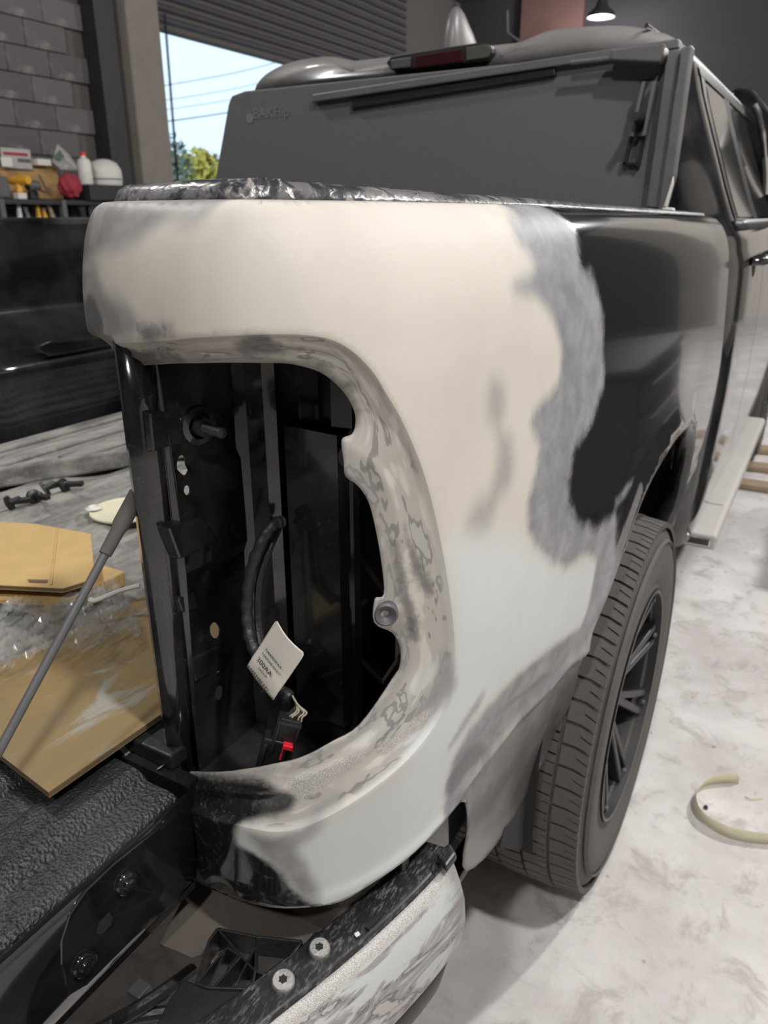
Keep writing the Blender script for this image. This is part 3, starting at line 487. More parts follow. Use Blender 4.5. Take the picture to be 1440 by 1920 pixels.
st=[(.004+.0009*k,.0052 if k%2 else .0044) for k in range(34)]; MB().lathe([(.004,.0095),(.011,.0095),(.011,.005)]+[(h+.007,r) for h,r in st]+[(.042,0)],c,(1,-.25,0),6 if False else 16).build('threaded_stud',M['dark_metal'],pocket,smooth=True)
# structural plates deeper in the pocket
MB().grid(lambda i,j:[(-.500,.590),(-.492,.580),(-.470,.580),(-.462,.590)][int(i)]+(lerp(.86,1.30,j),),range(4),[0,1]).build('vertical_channel',M['inner'],pocket,solid=.0015)
MB().grid(lambda i,j:[(-.455,.604),(-.452,.588),(-.385,.582),(-.380,.60)][int(i)]+(lerp(.90,1.235,j),),range(4),[0,1]).build('mounting_plate',M['inner'],pocket,solid=.0015)
MB().bar((-.40,.70,.96),(-.33,.66,1.09),.03,.006).build('diagonal_brace',M['tan_metal'],pocket); MB().bar((-.37,.66,.92),(-.32,.62,1.0),.022,.005).build('diagonal_brace',M['tan_metal'],pocket); MB().box2((-.352,.64,.9),(-.344,.66,1.02)).build('vertical_brace',M['tan_metal'],pocket)
poly_prism([(-.610,.462),(-.53,.462),(-.53,.66),(-.60,.66)],.866,.886,M['plastic'],truck,'dark_corner_block')  # dark block laid over the bed floor next to the post
# lamp fixing tabs on the opening
t1=S(*(0.3665, 1.2343),-.03); MB().lathe([(-.002,.0062),(.003,.0062),(.003,.0105),(-.002,.0105),(-.002,.0062)],t1,(.45,-.9,.05),20).build('square_clip',M['plastic'],panel); MB().lathe([(-.004,.0),(-.004,.0062)],t1,(.45,-.9,.05),16).build('clip_hole',M['liner_dark'],panel)
t2=S(*(0.3952, 1.0787),-.022); cb=MB(); cb.lathe([(-.004,.012),(.004,.012),(.006,.010),(.004,.007),(.002,.0045),(-.003,.003),(-.003,0)],t2,(.55,-.83,.05),20); cb.build('round_grommet',M['grey_pl'],panel,smooth=True)
# wiring harness
def P3(l): return [tuple(p) for p in catmull(l,7)]
hp=P3([(-0.4495, 0.575, 1.1363), (-0.4519, 0.562, 1.1363), (-0.457, 0.548, 1.121), (-0.4652, 0.538, 1.0891), (-0.4684, 0.532, 1.051), (-0.4577, 0.522, 1.0212), (-0.4383, 0.512, 1.0073), (-0.4185, 0.506, 0.9919), (-0.3956, 0.504, 0.9833)])
loom=MB().tube(hp,[.0062+.0008*math.sin(k*1.9) for k in range(len(hp))],12).build('wiring_harness',M['loom'],truck,smooth=True); tag(loom,'taped black wiring harness hanging in the tail lamp opening')
h2=P3([(-0.4555, 0.575, 1.1279), (-0.4537, 0.556, 1.1115), (-0.4614, 0.546, 1.0774), (-0.4612, 0.54, 1.0365), (-0.4494, 0.528, 1.0111)]); MB().tube(h2,.004,8).build('harness_branch',M['loom'],loom,smooth=True)
e0=(-0.3937, 0.504, 0.9827)
we=Vector((-0.3912, 0.497, 0.9588))
for k in range(7):
    dx=(k-3)*.0034; e_=we+Vector((dx,dx*.3,.0006*k)); s_=Vector(e0); pe=P3([tuple(s_+Vector((0,0,.004))),tuple(s_+Vector((.004+dx*.15,.002,-.007))),tuple(s_.lerp(e_,.55)+Vector((.0065+dx*.25,.003,0))),tuple(e_+Vector((.001,.001,.005))),tuple(e_)])
    MB().tube(pe,.0010,6).build('wire',M['wire'] if k not in(0,1,4) else M['loom'],loom,smooth=True)
# tag: local frame on the label
A,B,Cc,D=[Vector(p) for p in [(-0.4433, 0.497, 1.0078), (-0.3934, 0.497, 1.0645), (-0.3636, 0.49, 1.0426), (-0.406, 0.49, 0.9851)]]
lx=(D-A); W_=lx.length; lx.normalize(); ly=(B-A); H_=ly.length; ly=(ly-lx*ly.dot(lx)).normalized(); ln=lx.cross(ly)
if ln.y>0: ln=-ln
def tagp(s,t): return A+lx*(s*W_)+ly*(t*H_)+ln*(.0012*math.sin(min(1,t/.4)*math.pi)*(t<.4)+.004*math.sin(s*math.pi)*(.3+.7*t))
tm=MB(); tg_s=[0,.05,.12,.3,.5,.7,.88,.95,1]; tg_t=[0,.06,.14,.22,.3,.38,.5,.65,.8,.92,.97,1]
def rc(s,t):
    if t>.9: k=(t-.9)/.1; ins=.05*(1-math.sqrt(max(0,1-k*k))); s=min(max(s,ins),1-ins)
    return tagp(s,t)
tm.grid(rc,tg_s,tg_t); tag(tm.build('paper_tag',M['tag'],loom,smooth=True,solid=.0003,solid_off=0),'white paper tag with printed part numbers')
def text(body,size,o,x,y,mat,name,parent,off=.0006,sx=1.,align='CENTER'):
    cu=bpy.data.curves.new(name,'FONT'); cu.body=body; cu.size=size; cu.align_x=align; cu.align_y='CENTER'; cu.extrude=.00005
    t=bpy.data.objects.new(name,cu); COL.objects.link(t); dg=bpy.context.evaluated_depsgraph_get(); me=bpy.data.meshes.new_from_object(t.evaluated_get(dg)); bpy.data.objects.remove(t)
    x=Vector(x).normalized(); y=Vector(y).normalized(); n=x.cross(y); mt=Matrix.Translation(Vector(o)+n*off)@Matrix((x*sx,y,n)).transposed().to_4x4(); me.transform(mt)
    return link(name,me,mat,parent)
tn=lx.cross(ly); sg=1 if tn.y<0 else -1
for body,sz,t,s in [('P68408300AA',.0046,.575,.50),('TD0020610A217',.0046,.475,.52),('300AA',.0088,.345,.42),('SAG21P',.0042,.255,.46),('ASSEMBLED',.0070,.115,.44)]:
    text(body,sz,tagp(s,t)+ln*(.0024 if t>.15 else .0034),lx,ly,M['ink'],'printed_text',loom,.0004,.92)
# connector
cx=Vector((.36,.10,-.93)).normalized()  # not used for placement, axis of the plug
ca=Vector((-0.3868, 0.496, 0.9649)); cb_=Vector((-0.4038, 0.487, 0.9009)); ax=(cb_-ca); L=ax.length; ax.normalize(); sd=Vector((.84,.5,0)); sd=(sd-ax*sd.dot(ax)).normalized(); nn=ax.cross(sd); MX=Matrix((sd,ax,nn)).transposed()
if nn.y>0: nn=-nn
def cbx(m,s,t,n,ws,wt,wn): return m.box(ca+sd*s+ax*t+nn*n,(ws,wt,wn),MX)
q=MB(); cbx(q,-.004,L*.25,-.004,.024,L*.5,.014); cbx(q,-.008,L*.70,-.004,.031,L*.60,.017)
plug=q.build('plug_body',M['plastic'],loom,bevel=.0015)
q=MB(); cbx(q,-.013,L*.3,.004,.0025,L*.6,.006); cbx(q,.007,L*.28,.004,.0025,L*.56,.006); cbx(q,-.003,L*.04,.004,.024,.003,.006); cbx(q,-.020,L*.72,.004,.003,L*.5,.008); cbx(q,.000,L*.75,.005,.003,L*.5,.006); cbx(q,.0075,L*.72,.004,.0025,L*.5,.008); q.build('plug_rails',M['plastic'],loom,bevel=.0006)
q=MB(); cbx(q,.0015,L*.42,.005,.0105,.0055,.009); cbx(q,-.002,L*.57,.004,.003,L*.26,.006); q.build('plug_lock',M['red'],loom,bevel=.001); tag(bpy.context.scene.objects['plug_lock'],'bright red locking tab')
q=MB(); cbx(q,.0035,L*.88,.006,.0095,L*.22,.004); q.build('plug_latch',M['grey_pl'],loom,bevel=.0008)
# --- rear wheel: carcass, tread blocks, rim, spokes
def wheel(yc,x_out,side,label,blocks=True):
    R=.418; zc=R+.002; w=.285; s=side                  # s=+1: outer face towards +x
    c=Vector((x_out-s*w/2,yc,zc)); ax=(s,0,0); h=w/2
    pr=[(h-.030,.245),(h-.014,.252),(h-.008,.262),(h-.012,.270),(h-.003,.300),(h,.335),(h-.004,.362),(h-.010,.372),(h-.012,.376),(h-.016,.392),(h-.026,.403),(h-.045,.4075),(0,.4085),(-(h-.045),.4075),(-(h-.026),.403),(-(h-.012),.376),(-h,.335),(-(h-.010),.268),(-(h-.030),.245),(h-.030,.245)]
    tyre=MB().lathe(pr,c,ax,96).build('rear_wheel',M['rubber'],truck,smooth=True); tag(tyre,label)
    # shoulder ring and lettering ridge
    MB().lathe([(h-.004,.366),(h+.0005,.369),(h-.006,.374)],c,ax,96).build('sidewall_ridge',M['rubber'],tyre,smooth=True)
    if blocks:
        nB=64; pitch=2*math.pi/nB
        def blk(poly,depth,curve):
            m=MB(); n=len(poly); r0,r1=.4065,R
            pts=lambda r:[( a,(r-curve*abs(a)**2)*math.cos(t/.415),(r-curve*abs(a)**2)*math.sin(t/.415)) for a,t in poly]
            m.add(pts(r0)+pts(r1),[tuple(range(n,2*n))]+[(i,(i+1)%n,n+(i+1)%n,n+i) for i in range(n)]); me=m.mesh('tread_block'); me.materials.append(M['rubber']); return me
        q=.418*pitch; g_=.0046
        shapes=[ # (axial, along) outlines; notches give the half sipes
         [(.082,-q/2+g_),(.108,-q/2+g_+.003),(.134,-q/2+g_+.012),(.134,q/2+.012-g_),(.108,q/2+.003-g_),(.100,.0045),(.094,.0045),(.094,.0015),(.100,.0015),(.0985,q/2-.001),(.082,q/2-g_)],
         [(.030,-q/2+g_*.6+.004),(.052,-q/2+g_*.6),(.076,-q/2+g_*.6+.003),(.076,-.003),(.060,-.004),(.060,-.0015),(.076,0),(.076,q/2-g_*.6+.003),(.052,q/2-g_*.6),(.030,q/2-g_*.6+.004)],
         [(-.026,-q/2+g_*.6),(0,-q/2+g_*.6+.004),(.024,-q/2+g_*.6),(.024,q/2-g_*.6),(0,q/2-g_*.6+.004),(-.026,q/2-g_*.6)],
         [(-.134,-q/2+g_+.008),(-.08,-q/2+g_),(-.032,-q/2+g_+.004),(-.032,q/2-g_+.004),(-.08,q/2-g_),(-.134,q/2-g_+.008)]]
        shapes[0]=[(.082,-q/2+g_*.7),(.108,-q/2+g_*.7+.002),(.132,-q/2+g_*.7+.010),(.132,-.002+.010),(.110,-.0035+.002),(.110,-.0005+.002),(.132,.0012+.010),(.132,q/2-g_*.7+.010),(.108,q/2-g_*.7+.002),(.082,q/2-g_*.7)]
        meshes=[blk(p,.01,k) for p,k in zip(shapes,(.55,.15,.0,.5))]
        for k in range(nB):
            for i,mm in enumerate(meshes):
                o=link('tread_block',mm,None,tyre); o.location=c; o.rotation_euler=(k*pitch+(i%2)*pitch/2,0,0 if s>0 else 0)
    rim=MB().lathe([(h-.012,.258),(h-.004,.262),(h-.006,.250),(h-.030,.246),(h-.060,.236),(-.06,.225),(-.08,.235)],c,ax,72).build('rim_barrel',M['barrel'],tyre,smooth=True)
    MB().lathe([(h-.006,.259),(h-.0035,.2555),(h-.006,.252)],c,ax,72).build('rim_lip',M['alu'],tyre,smooth=True)
    MB().lathe([(h-.055,0),(h-.055,.035),(h-.06,.045),(h-.075,.088),(h-.095,.095)],c,ax,40).build('hub',M['rim'],tyre,smooth=True)
    MB().lathe([(-.02,0),(-.02,.16),(-.04,.165)],c,ax,40).build('brake_disc',M['dark_metal'],tyre)
    for k in range(8):
        a=2*math.pi*(k+.3)/8
        for d in(-.10,.10):
            e=Vector((0,math.cos(a+d),math.sin(a+d))); i_=Vector((0,math.cos(a+d*.7),math.sin(a+d*.7)))
            MB().bar(c+i_*.07+Vector((s*(h-.066),0,0)),c+e*.245+Vector((s*(h-.028),0,0)),.020,.026,(1,0,0)).build('spoke',M['rim'],tyre,bevel=.004)
        e=Vector((0,math.cos(a),math.sin(a))); MB().bar(c+e*.185+Vector((s*(h-.040),0,0)),c+e*.242+Vector((s*(h-.030),0,0)),.036,.010,(1,0,0)).build('spoke_web',M['rim'],tyre,bevel=.003)
        MB().lathe([(0,.006),(.006,.006),(.006,0)],c+e*.235+Vector((s*(h-.018),0,0)),ax,8).build('rim_bolt',M['alu'],tyre)
    for k in range(6):
        a=2*math.pi*k/6; e=Vector((0,math.cos(a),math.sin(a))); MB().lathe([(0,.011),(.022,.010),(.026,0)],c+e*.066+Vector((s*(h-.075),0,0)),ax,6).build('lug_nut',M['chrome'],tyre)
    return tyre
wheel(1.50,-.212,1,'large all terrain rear tyre on a black spoked wheel')
def plain_wheel(yc,x_out,side,label): return wheel(yc,x_out,side,label,False)
plain_wheel(5.1,-.225,1,'front tyre on a black spoked wheel').name='front_wheel'
plain_wheel(5.1,2*XC+.225,-1,'far front tyre').name='front_wheel'; plain_wheel(1.50,2*XC+.212,-1,'far rear tyre').name='rear_wheel'
# wheel housing and splash flap
al=MB(); al.grid(lambda a,x:(x,1.56+.545*math.cos(a),.50+.545*math.sin(a)),np.linspace(-.25,math.pi+.25,28),[-.62,-.5,-.38,-.285]); al.grid(lambda a,r:(-.62,1.56+r*math.cos(a),.50+r*math.sin(a)),np.linspace(-.25,math.pi+.25,28),[.0,.545]); al.build('wheel_housing',M['liner_dark'],truck,smooth=True)
fl=[(-0.302, 1.1618, 0.5506), (-0.302, 1.2585, 0.4767), (-0.302, 1.2375, 0.416), (-0.302, 1.1528, 0.386), (-0.302, 1.0617, 0.3642), (-0.302, 1.013, 0.3867), (-0.302, 0.9019, 0.4866), (-0.302, 0.922, 0.5355), (-0.302, 1.0505, 0.5252)]
f=MB(); f.add(fl,[tuple(range(len(fl)))]); f.build('splash_flap',M['liner_dark'],truck,solid=.006)
f=MB(); f.bar((-.338,.70,.515),(-.338,1.10,.485),.03,.02); f.build('lower_valance',M['plastic'],truck,bevel=.004)
# --- frame and bracket behind the bumper end
f=MB(); f.box2((-.52,.50,.60),(-.34,1.02,.80)); f.box2((-1.9,.60,.56),(-.52,.95,.84)); f.build('chassis_end',M['tan_metal'],truck,bevel=.01)
bx=[(-0.315, 0.6745, 0.7059), (-0.315, 0.7381, 0.6659), (-0.315, 0.7613, 0.554), (-0.315, 0.6692, 0.6306)]
ov=[(0.6337, 0.7045), (0.6353, 0.7087), (0.6341, 0.7145), (0.6303, 0.7208), (0.6247, 0.7267), (0.618, 0.7313), (0.6115, 0.7337), (0.606, 0.7338), (0.6025, 0.7315), (0.6013, 0.7272), (0.6027, 0.7216), (0.6065, 0.7154), (0.6122, 0.7096), (0.6189, 0.7051), (0.6255, 0.7028), (0.631, 0.7029)]
bo=[(0.5803, 0.7702), (0.5993, 0.7735), (0.6547, 0.7478), (0.7097, 0.7161), (0.7249, 0.5684), (0.5904, 0.6964)]
V2,T2=cdt(bo,np.array([(.0,.0)])[:0].reshape(0,2),[ov]); f=MB(); f.add([(-.315,y,z) for y,z in V2],[tuple(int(i) for i in t) for t in T2]); f.build('bumper_bracket',M['alu'],truck,solid=.004)
f=MB(); f.grid(lambda i,j:[(-.345,.62),(-.35,.69),(-.355,.80),(-.36,1.0)][int(i)]+(lerp(.54,.80,j),),range(4),[0,.5,1]); f.build('inner_splash_panel',M['liner_dark'],truck,smooth=True,solid=.003)
# --- bumper
BP=[(-.274,.648),(-.2705,.625),(-.279,.568),(-.296,.495),(-.312,.438),(-.329,.386),(-.352,.32),(-.39,.255),(-.47,.20),(-.62,.165),(-.9,.15),(XC,.145)]
bp=catmull(BP,6); bp=np.vstack([bp,np.stack([2*XC-bp[-2::-1,0],bp[-2::-1,1]],-1)]); btan=np.gradient(bp,axis=0); btan/=np.linalg.norm(btan,axis=1)[:,None]
bn=np.stack([-btan[:,1],btan[:,0]],-1)
if bn[0][0]<0: bn=-bn
if bn[len(bn)//2][1]>0: bn=-bn
bsec=[(-.004,.7185),(.0015,.7165),(.006,.711),(.014,.690),(.020,.665),(.022,.635),(.018,.60),(.008,.575),(-.004,.56),(-.03,.552)]
def bpt(i,o,z): p=bp[int(i)]+bn[int(i)]*o; return (p[0],p[1],z)
kend=lambda i:min(1,min(i,len(bp)-1-i)/5)
b=MB(); b.grid(lambda i,j:bpt(i,bsec[int(j)][0]-(1-kend(i))*.012,lerp(.66,bsec[int(j)][1],.62+.38*kend(i))if bsec[int(j)][1]<.70 else bsec[int(j)][1]),range(len(bp)),range(len(bsec)))
def bumper_mat():
    m,nt,b_=new_mat('bumper_under_repair'); g=N(nt); v=g.coord(); z=g.node('ShaderNodeSeparateXYZ'); nt.links.new(v,z.inputs[0]); s=g.noise(g.coord((5,2.2,9),(0,.15,0)),3.4,5,.58,.9); w=g.noise(v,30,5,.65); sp=g.noise(v,1500,2)
    c=g.mix(g.ss(s,.50,.56),(.50,.535,.515),(.30,.285,.28)); c=g.mix(g.ss(s,.585,.60),c,(.15,.145,.145)); c=g.mix(g.ss(s,.615,.64),c,(.46,.44,.42))
    e=g.math('ADD',z.outputs[2],g.math('MULTIPLY',g.math('SUBTRACT',w,.5),.022)); k=g.ss(e,.703,.712); c=g.mix(k,c,g.mix(g.ss(sp,.42,.6),(.30,.285,.275),(.72,.70,.67)))
    y=g.math('ADD',z.outputs[1],g.math('MULTIPLY',g.math('SUBTRACT',w,.5),.06)); k2=g.ss(y,.59,.63); c=g.mix(g.math('MULTIPLY',k2,.75),c,(.20,.19,.185))
    g.put(b_.inputs['Base Color'],c); g.put(b_.inputs['Roughness'],.42); g.put(b_.inputs['Normal'],g.bump(g.math('MULTIPLY',k,sp),.5,.001)); return m
M['bumper']=bumper_mat()
bumper=b.build('rear_bumper',M['bumper'],truck,smooth=True,solid=.003); tag(bumper,'rear bumper with sanded grey edges and pale filler patches')
def flange_mat():
    m,nt,b_=new_mat('scratched_black_steel'); g=N(nt); v=g.coord((1,.25,1),(0,0,.25)); n=g.noise(v,330,5,.75); n2=g.noise(g.coord(),18,4,.6)
    c=g.mix(g.math('MULTIPLY',g.ss(n,.48,.66),g.ss(n2,.35,.6)),(.012,.013,.016),(.15,.145,.14)); g.put(b_.inputs['Base Color'],c); g.put(b_.inputs['Roughness'],.33); return m
M['flange']=flange_mat()
b=MB(); b.grid(lambda i,j:bpt(i,[-.0035,-.012,-.028,-.046,-.050][int(j)],[.7187,.721,.7225,.7225,.718][int(j)]),range(len(bp)),range(5)); b.build('bumper_top_flange',M['flange'],bumper,smooth=True,solid=.003)
b=MB(); b.grid(lambda i,j:bpt(i,[-.012,.0,-.01,-.05][int(j)],[.572,.55,.50,.47][int(j)]),range(4,len(bp)-4),range(4)); b.build('bumper_lower_valance',M['plastic'],bumper,smooth=True,solid=.003)
hn=[(-0.2769, 0.6439, 0.724), (-0.2847, 0.6209, 0.724), (-0.2645, 0.6075, 0.724), (-0.2629, 0.6334, 0.724)]
b=MB(); b.add([p for p in hn]+[(p[0]-.002,p[1],p[2]+.010) for p in hn],[(0,1,2,3),(7,6,5,4),(0,1,5,4),(1,2,6,5),(2,3,7,6),(3,0,4,7)]); b.build('bumper_end_bracket',M['flange'],bumper,bevel=.003)
sl=[(-0.3107, 0.5014, 0.7245), (-0.3054, 0.5014, 0.7245), (-0.3007, 0.5285, 0.7245), (-0.3059, 0.5295, 0.7245)]; b=MB(); b.add(sl,[(0,1,2,3)]); b.build('slot',M['liner_dark'],bumper,solid=.002)
sl=[(-0.3122, 0.4865, 0.7245), (-0.31, 0.4915, 0.7245), (-0.3139, 0.4936, 0.7245), (-0.3165, 0.4892, 0.7245)]; b=MB(); b.add(sl,[(0,1,2,3)]); b.build('paint_chip',M['white'],bumper,solid=.001)
def bolt(c,r,parent,n=(0,0,1),mat='steel',star=True,name='bolt'):
    c=Vector(c); MB().lathe([(-.003,r),(.001,r),(.0025,r*.97),(.0038,r*.86),(.0040,r*.34),(.0030,r*.30),(.0030,0)],c,n,32).build(name,M[mat],parent,smooth=True)
    if star:
        nv=Vector(n).normalized(); e=nv.cross(Vector((1,0,0))).normalized(); g_=nv.cross(e); pts=[c+nv*.0043+(e*math.cos(t)+g_*math.sin(t))*(r*(.44 if k%2 else .28)) for k,t in enumerate(np.arange(0,6.28,math.pi/6))]
        m=MB(); m.add([tuple(p) for p in pts],[tuple(range(12))]); m.build('bolt_recess',M['liner_dark'],parent)
bolt((-0.338, 0.456, 0.7245),.0112,bumper,(.08,-.12,1)); bolt((-0.3489, 0.4087, 0.7245),.0116,bumper,(.08,-.12,1))
# black plastic lattice step support next to the bolts
lt=[(-0.4382, 0.3314, 0.722), (-0.4364, 0.362, 0.722), (-0.4437, 0.375, 0.722), (-0.4393, 0.3857, 0.722), (-0.449, 0.3884, 0.722), (-0.443, 0.4082, 0.722), (-0.4482, 0.4199, 0.722), (-0.4424, 0.4284, 0.722), (-0.4119, 0.4355, 0.722), (-0.3641, 0.4555, 0.722), (-0.3546, 0.4566, 0.722), (-0.3569, 0.4095, 0.722), (-0.3704, 0.3845, 0.722), (-0.4021, 0.3663, 0.722), (-0.4294, 0.3583, 0.722), (-0.4192, 0.3332, 0.722)]
lat=MB(); 
def wall2(m,a,b,h=.028,t=.003): a,b=Vector(a),Vector(b); m.bar(a-Vector((0,0,h/2)),b-Vector((0,0,h/2)),t,h)
P_=dict(a=(-0.4243, 0.3664, 0.722),b=(-0.4457, 0.4088, 0.722),c=(-0.4474, 0.424, 0.722),d=(-0.4058, 0.4368, 0.722),e=(-0.3605, 0.4562, 0.722),f=(-0.3603, 0.4095, 0.722),g=(-0.3726, 0.3889, 0.722),h=(-0.4111, 0.3688, 0.722),i=(-0.3817, 0.4052, 0.722),j=(-0.4046, 0.4111, 0.722),k=(-0.4239, 0.4113, 0.722),l=(-0.389, 0.3827, 0.722),m=(-0.4062, 0.3741, 0.722),n=(-0.399, 0.4284, 0.722))
tray=MB(); wall2(tray,P_['a'],P_['b']); wall2(tray,P_['b'],P_['c']); wall2(tray,P_['c'],P_['d']); wall2(tray,P_['d'],P_['e']); wall2(tray,P_['e'],P_['f']); wall2(tray,P_['f'],P_['g']); wall2(tray,P_['g'],P_['h']); wall2(tray,P_['h'],P_['a'])
step=tray.build('step_support',M['plastic'],truck,bevel=.0008); tag(step,'black plastic lattice support beside the two bumper bolts')
for a_,b_ in ('ak','kj','ji','if','gi','mj','ln','hk','in','cj'): 
    m=MB(); wall2(m,P_[a_],P_[b_],.024,.0022); m.build('lattice_rib',M['plastic'],step,bevel=.0005)
cv=[(-0.4292, 0.3152, 0.719), (-0.4371, 0.3426, 0.719), (-0.4395, 0.3648, 0.719), (-0.4227, 0.3673, 0.719), (-0.3878, 0.3809, 0.719), (-0.3636, 0.405, 0.719), (-0.359, 0.4344, 0.719), (-0.3572, 0.4748, 0.719), (-0.3414, 0.4839, 0.719), (-0.3477, 0.4327, 0.719), (-0.3469, 0.3893, 0.719), (-0.3508, 0.3601, 0.719)]
m=MB(); n=len(cv); m.add(cv+[(p[0],p[1],p[2]-.03) for p in cv],[tuple(range(n))]+[(i,(i+1)%n,n+(i+1)%n,n+i) for i in range(n)]); m.build('step_pad',M['plastic'],step,bevel=.002)
for a_,b_,r in [((-0.4388, 0.4238, 0.68),(-0.4412, 0.4011, 0.68),.010),((-0.4384, 0.4501, 0.68),(-0.4265, 0.4493, 0.68),.010),((-0.4947, 0.4217, 0.68),(-0.4778, 0.4376, 0.68),.008)]:
    m=MB(); m.bar(a_,b_,.018,.012); m.build('frame_lug',M['plank'],step,bevel=.002)
pn=[(-0.5384, 0.4781, 0.69), (-0.5087, 0.3967, 0.69), (-0.4672, 0.4021, 0.69), (-0.4241, 0.4565, 0.69), (-0.3655, 0.475, 0.69), (-0.3479, 0.5118, 0.69), (-0.4019, 0.5215, 0.69)]
m=MB(); m.add(pn,[tuple(range(len(pn)))]); m.build('frame_gusset',M['tan_metal'],truck,solid=.004)
hs=P3([(-0.5523, 0.3319, 0.6), (-0.5195, 0.3653, 0.62), (-0.5069, 0.401, 0.62), (-0.512, 0.4381, 0.6)]); MB().tube(hs,.008,8).build('trailer_wiring',M['loom'],truck,smooth=True); MB().tube(P3([(-0.5558, 0.3135, 0.6), (-0.5348, 0.3475, 0.61), (-0.4937, 0.3929, 0.6)]),.007,8).build('trailer_wiring',M['loom'],truck,smooth=True)
MB().box((-0.5324, 0.3791, 0.62),(.02,.02,.015)).build('trailer_plug',M['grey_pl'],truck,bevel=.002)
# --- tailgate, lowered
TG=[(-.4985,.735),(-.4985,.84),(-.500,.853),(-.506,.861),(-.516,.864),(-.53,.8635),(-.545,.863),(-.553,.870),(-.562,.874),(-.60,.875),(-.612,.871),(-.62,.863),(-.66,.863),(-.668,.871),(-.68,.875),(-.78,.875),(-.79,.865),(-.85,.865),(-.86,.875),(-1.19,.875)]
TGm=TG+[(2*XC-x,z) for x,z in TG[-2::-1]]
def tg_drop(y): return -.06*max(0,(.40-y))*.25
t=MB(); ys=[.448,.44,.42,.38,.34,.30,.2,.1,0,-.08,-.11]
liner_i=[k for k,(x,z) in enumerate(TGm) if z>.85]
t.grid(lambda i,y:(TGm[int(i)][0],y,TGm[int(i)][1]+tg_drop(y)-(.012 if y>.445 else 0)),range(2,len(TGm)-2),ys); 
tailgate=t.build('tailgate',M['liner'],truck,smooth=True,solid=.004); tag(tailgate,'lowered tailgate with textured black liner')
t=MB(); t.grid(lambda y,j:[(-.4985,.862),(-.4955,.845),(-.4950,.80),(-.4965,.765),(-.499,.745),(-.506,.732),(-.53,.728)][int(j)][:1]+(y,)+([.862,.845,.80,.765,.745,.732,.728][int(j)]+tg_drop(y),),[.448,.40,.35,.3,.2,.1,0,-.11],range(7)); t.build('tailgate_side',M['paint'],tailgate,smooth=True,solid=.002)
t=MB(); t.box2((2*XC+.50,-.11,.728),(-.50,.448,.738)); t.build('tailgate_skin',M['paint'],tailgate)
bw=[(-0.4935, 0.4058, 0.8552), (-0.4935, 0.3462, 0.8597), (-0.4935, 0.3136, 0.8574), (-0.4935, 0.2931, 0.8471), (-0.4935, 0.2804, 0.8277), (-0.4935, 0.2758, 0.8029), (-0.4935, 0.2784, 0.76), (-0.4935, 0.2952, 0.7529), (-0.4935, 0.3543, 0.7524), (-0.4935, 0.413, 0.7451), (-0.4935, 0.432, 0.7538)]
def outline_plate(pxs,x0,dx,mat,parent,name,bev=.0015):
    m=MB(); n=len(pxs); m.add([(x0,)+p[1:] for p in pxs]+[(x0+dx,)+p[1:] for p in pxs],[tuple(range(n)),tuple(range(2*n-1,n-1,-1))]+[(i,(i+1)%n,n+(i+1)%n,n+i) for i in range(n)]); return m.build(name,mat,parent,bevel=bev)
outline_plate(bw,-.4965,.004,M['paint'],tailgate,'hinge_plate',.003)
for u_ in ((-0.4915, 0.3555, 0.8273),(-0.4915, 0.2973, 0.7814)):
    bolt(u_,.0125,tailgate,(1,-.1,.05),'paint',False); bolt((u_[0]+.003,)+u_[1:],.0072,tailgate,(1,-.1,.05),'paint',False,'bolt_head')
outline_plate([(-0.4915, 0.3146, 0.8028), (-0.4915, 0.3196, 0.8099), (-0.4915, 0.3324, 0.8106), (-0.4915, 0.3338, 0.8036), (-0.4915, 0.3314, 0.797), (-0.4915, 0.3197, 0.796)],-.4935,.0025,M['ink'],tailgate,'hinge_slot',0)
# support cable of the tailgate
cA=Vector((-0.556, 0.4755, 1.1667)); cB=Vector((-0.556, 0.3002, 0.9984)); cE=cA+(cB-cA)*1.9; MB().tube([tuple(cA.lerp(cE,k/12)) for k in range(13)],.0042,10).build('support_cable',M['grey_pl'],truck,smooth=True); tag(bpy.data.objects['support_cable'],'worn grey tailgate support cable')
MB().tube([tuple(cA.lerp(cE,-.03)),tuple(cA.lerp(cE,.045)),tuple(cA.lerp(cE,.06)),tuple(cA.lerp(cE,.115))],[.0085,.0085,.0068,.0062],10).build('cable_end',M['rubber'],truck,smooth=True)
# --- bed: floor, walls
f=MB(); xs=np.arange(-1.96,-.53,.011)
f.grid(lambda x,y:(x,y,.868+.007*max(-.6,min(.6,math.sin((x+.02)/.105*2*math.pi)))/.6),xs,[.455,.8,1.3,1.8,2.22]); bed=f.build('bed_floor',M['bed'],truck,smooth=True); tag(bed,'dusty grey ribbed truck bed floor')
f=MB(); wy=[.47,.9,1.0,1.06,1.12,1.2,1.8,1.88,1.94,2.0,2.1,2.22]; wz=[.862,.9,.96,1.02,1.08,1.12,1.15,1.18,1.2,1.26,1.34,1.39,1.415]
def wallx(y,z):
    k=sstep(.98,1.16,y)*(1-sstep(1.84,2.02,y)); h=1-sstep(1.06,1.19,z); return -1.955+.19*k*h-.012*sstep(1.3,1.41,z)
f.grid(lambda y,z:(wallx(y,z),y,z),np.linspace(.47,2.22,48),np.linspace(.862,1.41,40)); f.build('far_bed_wall',M['paint'],bed,smooth=True)
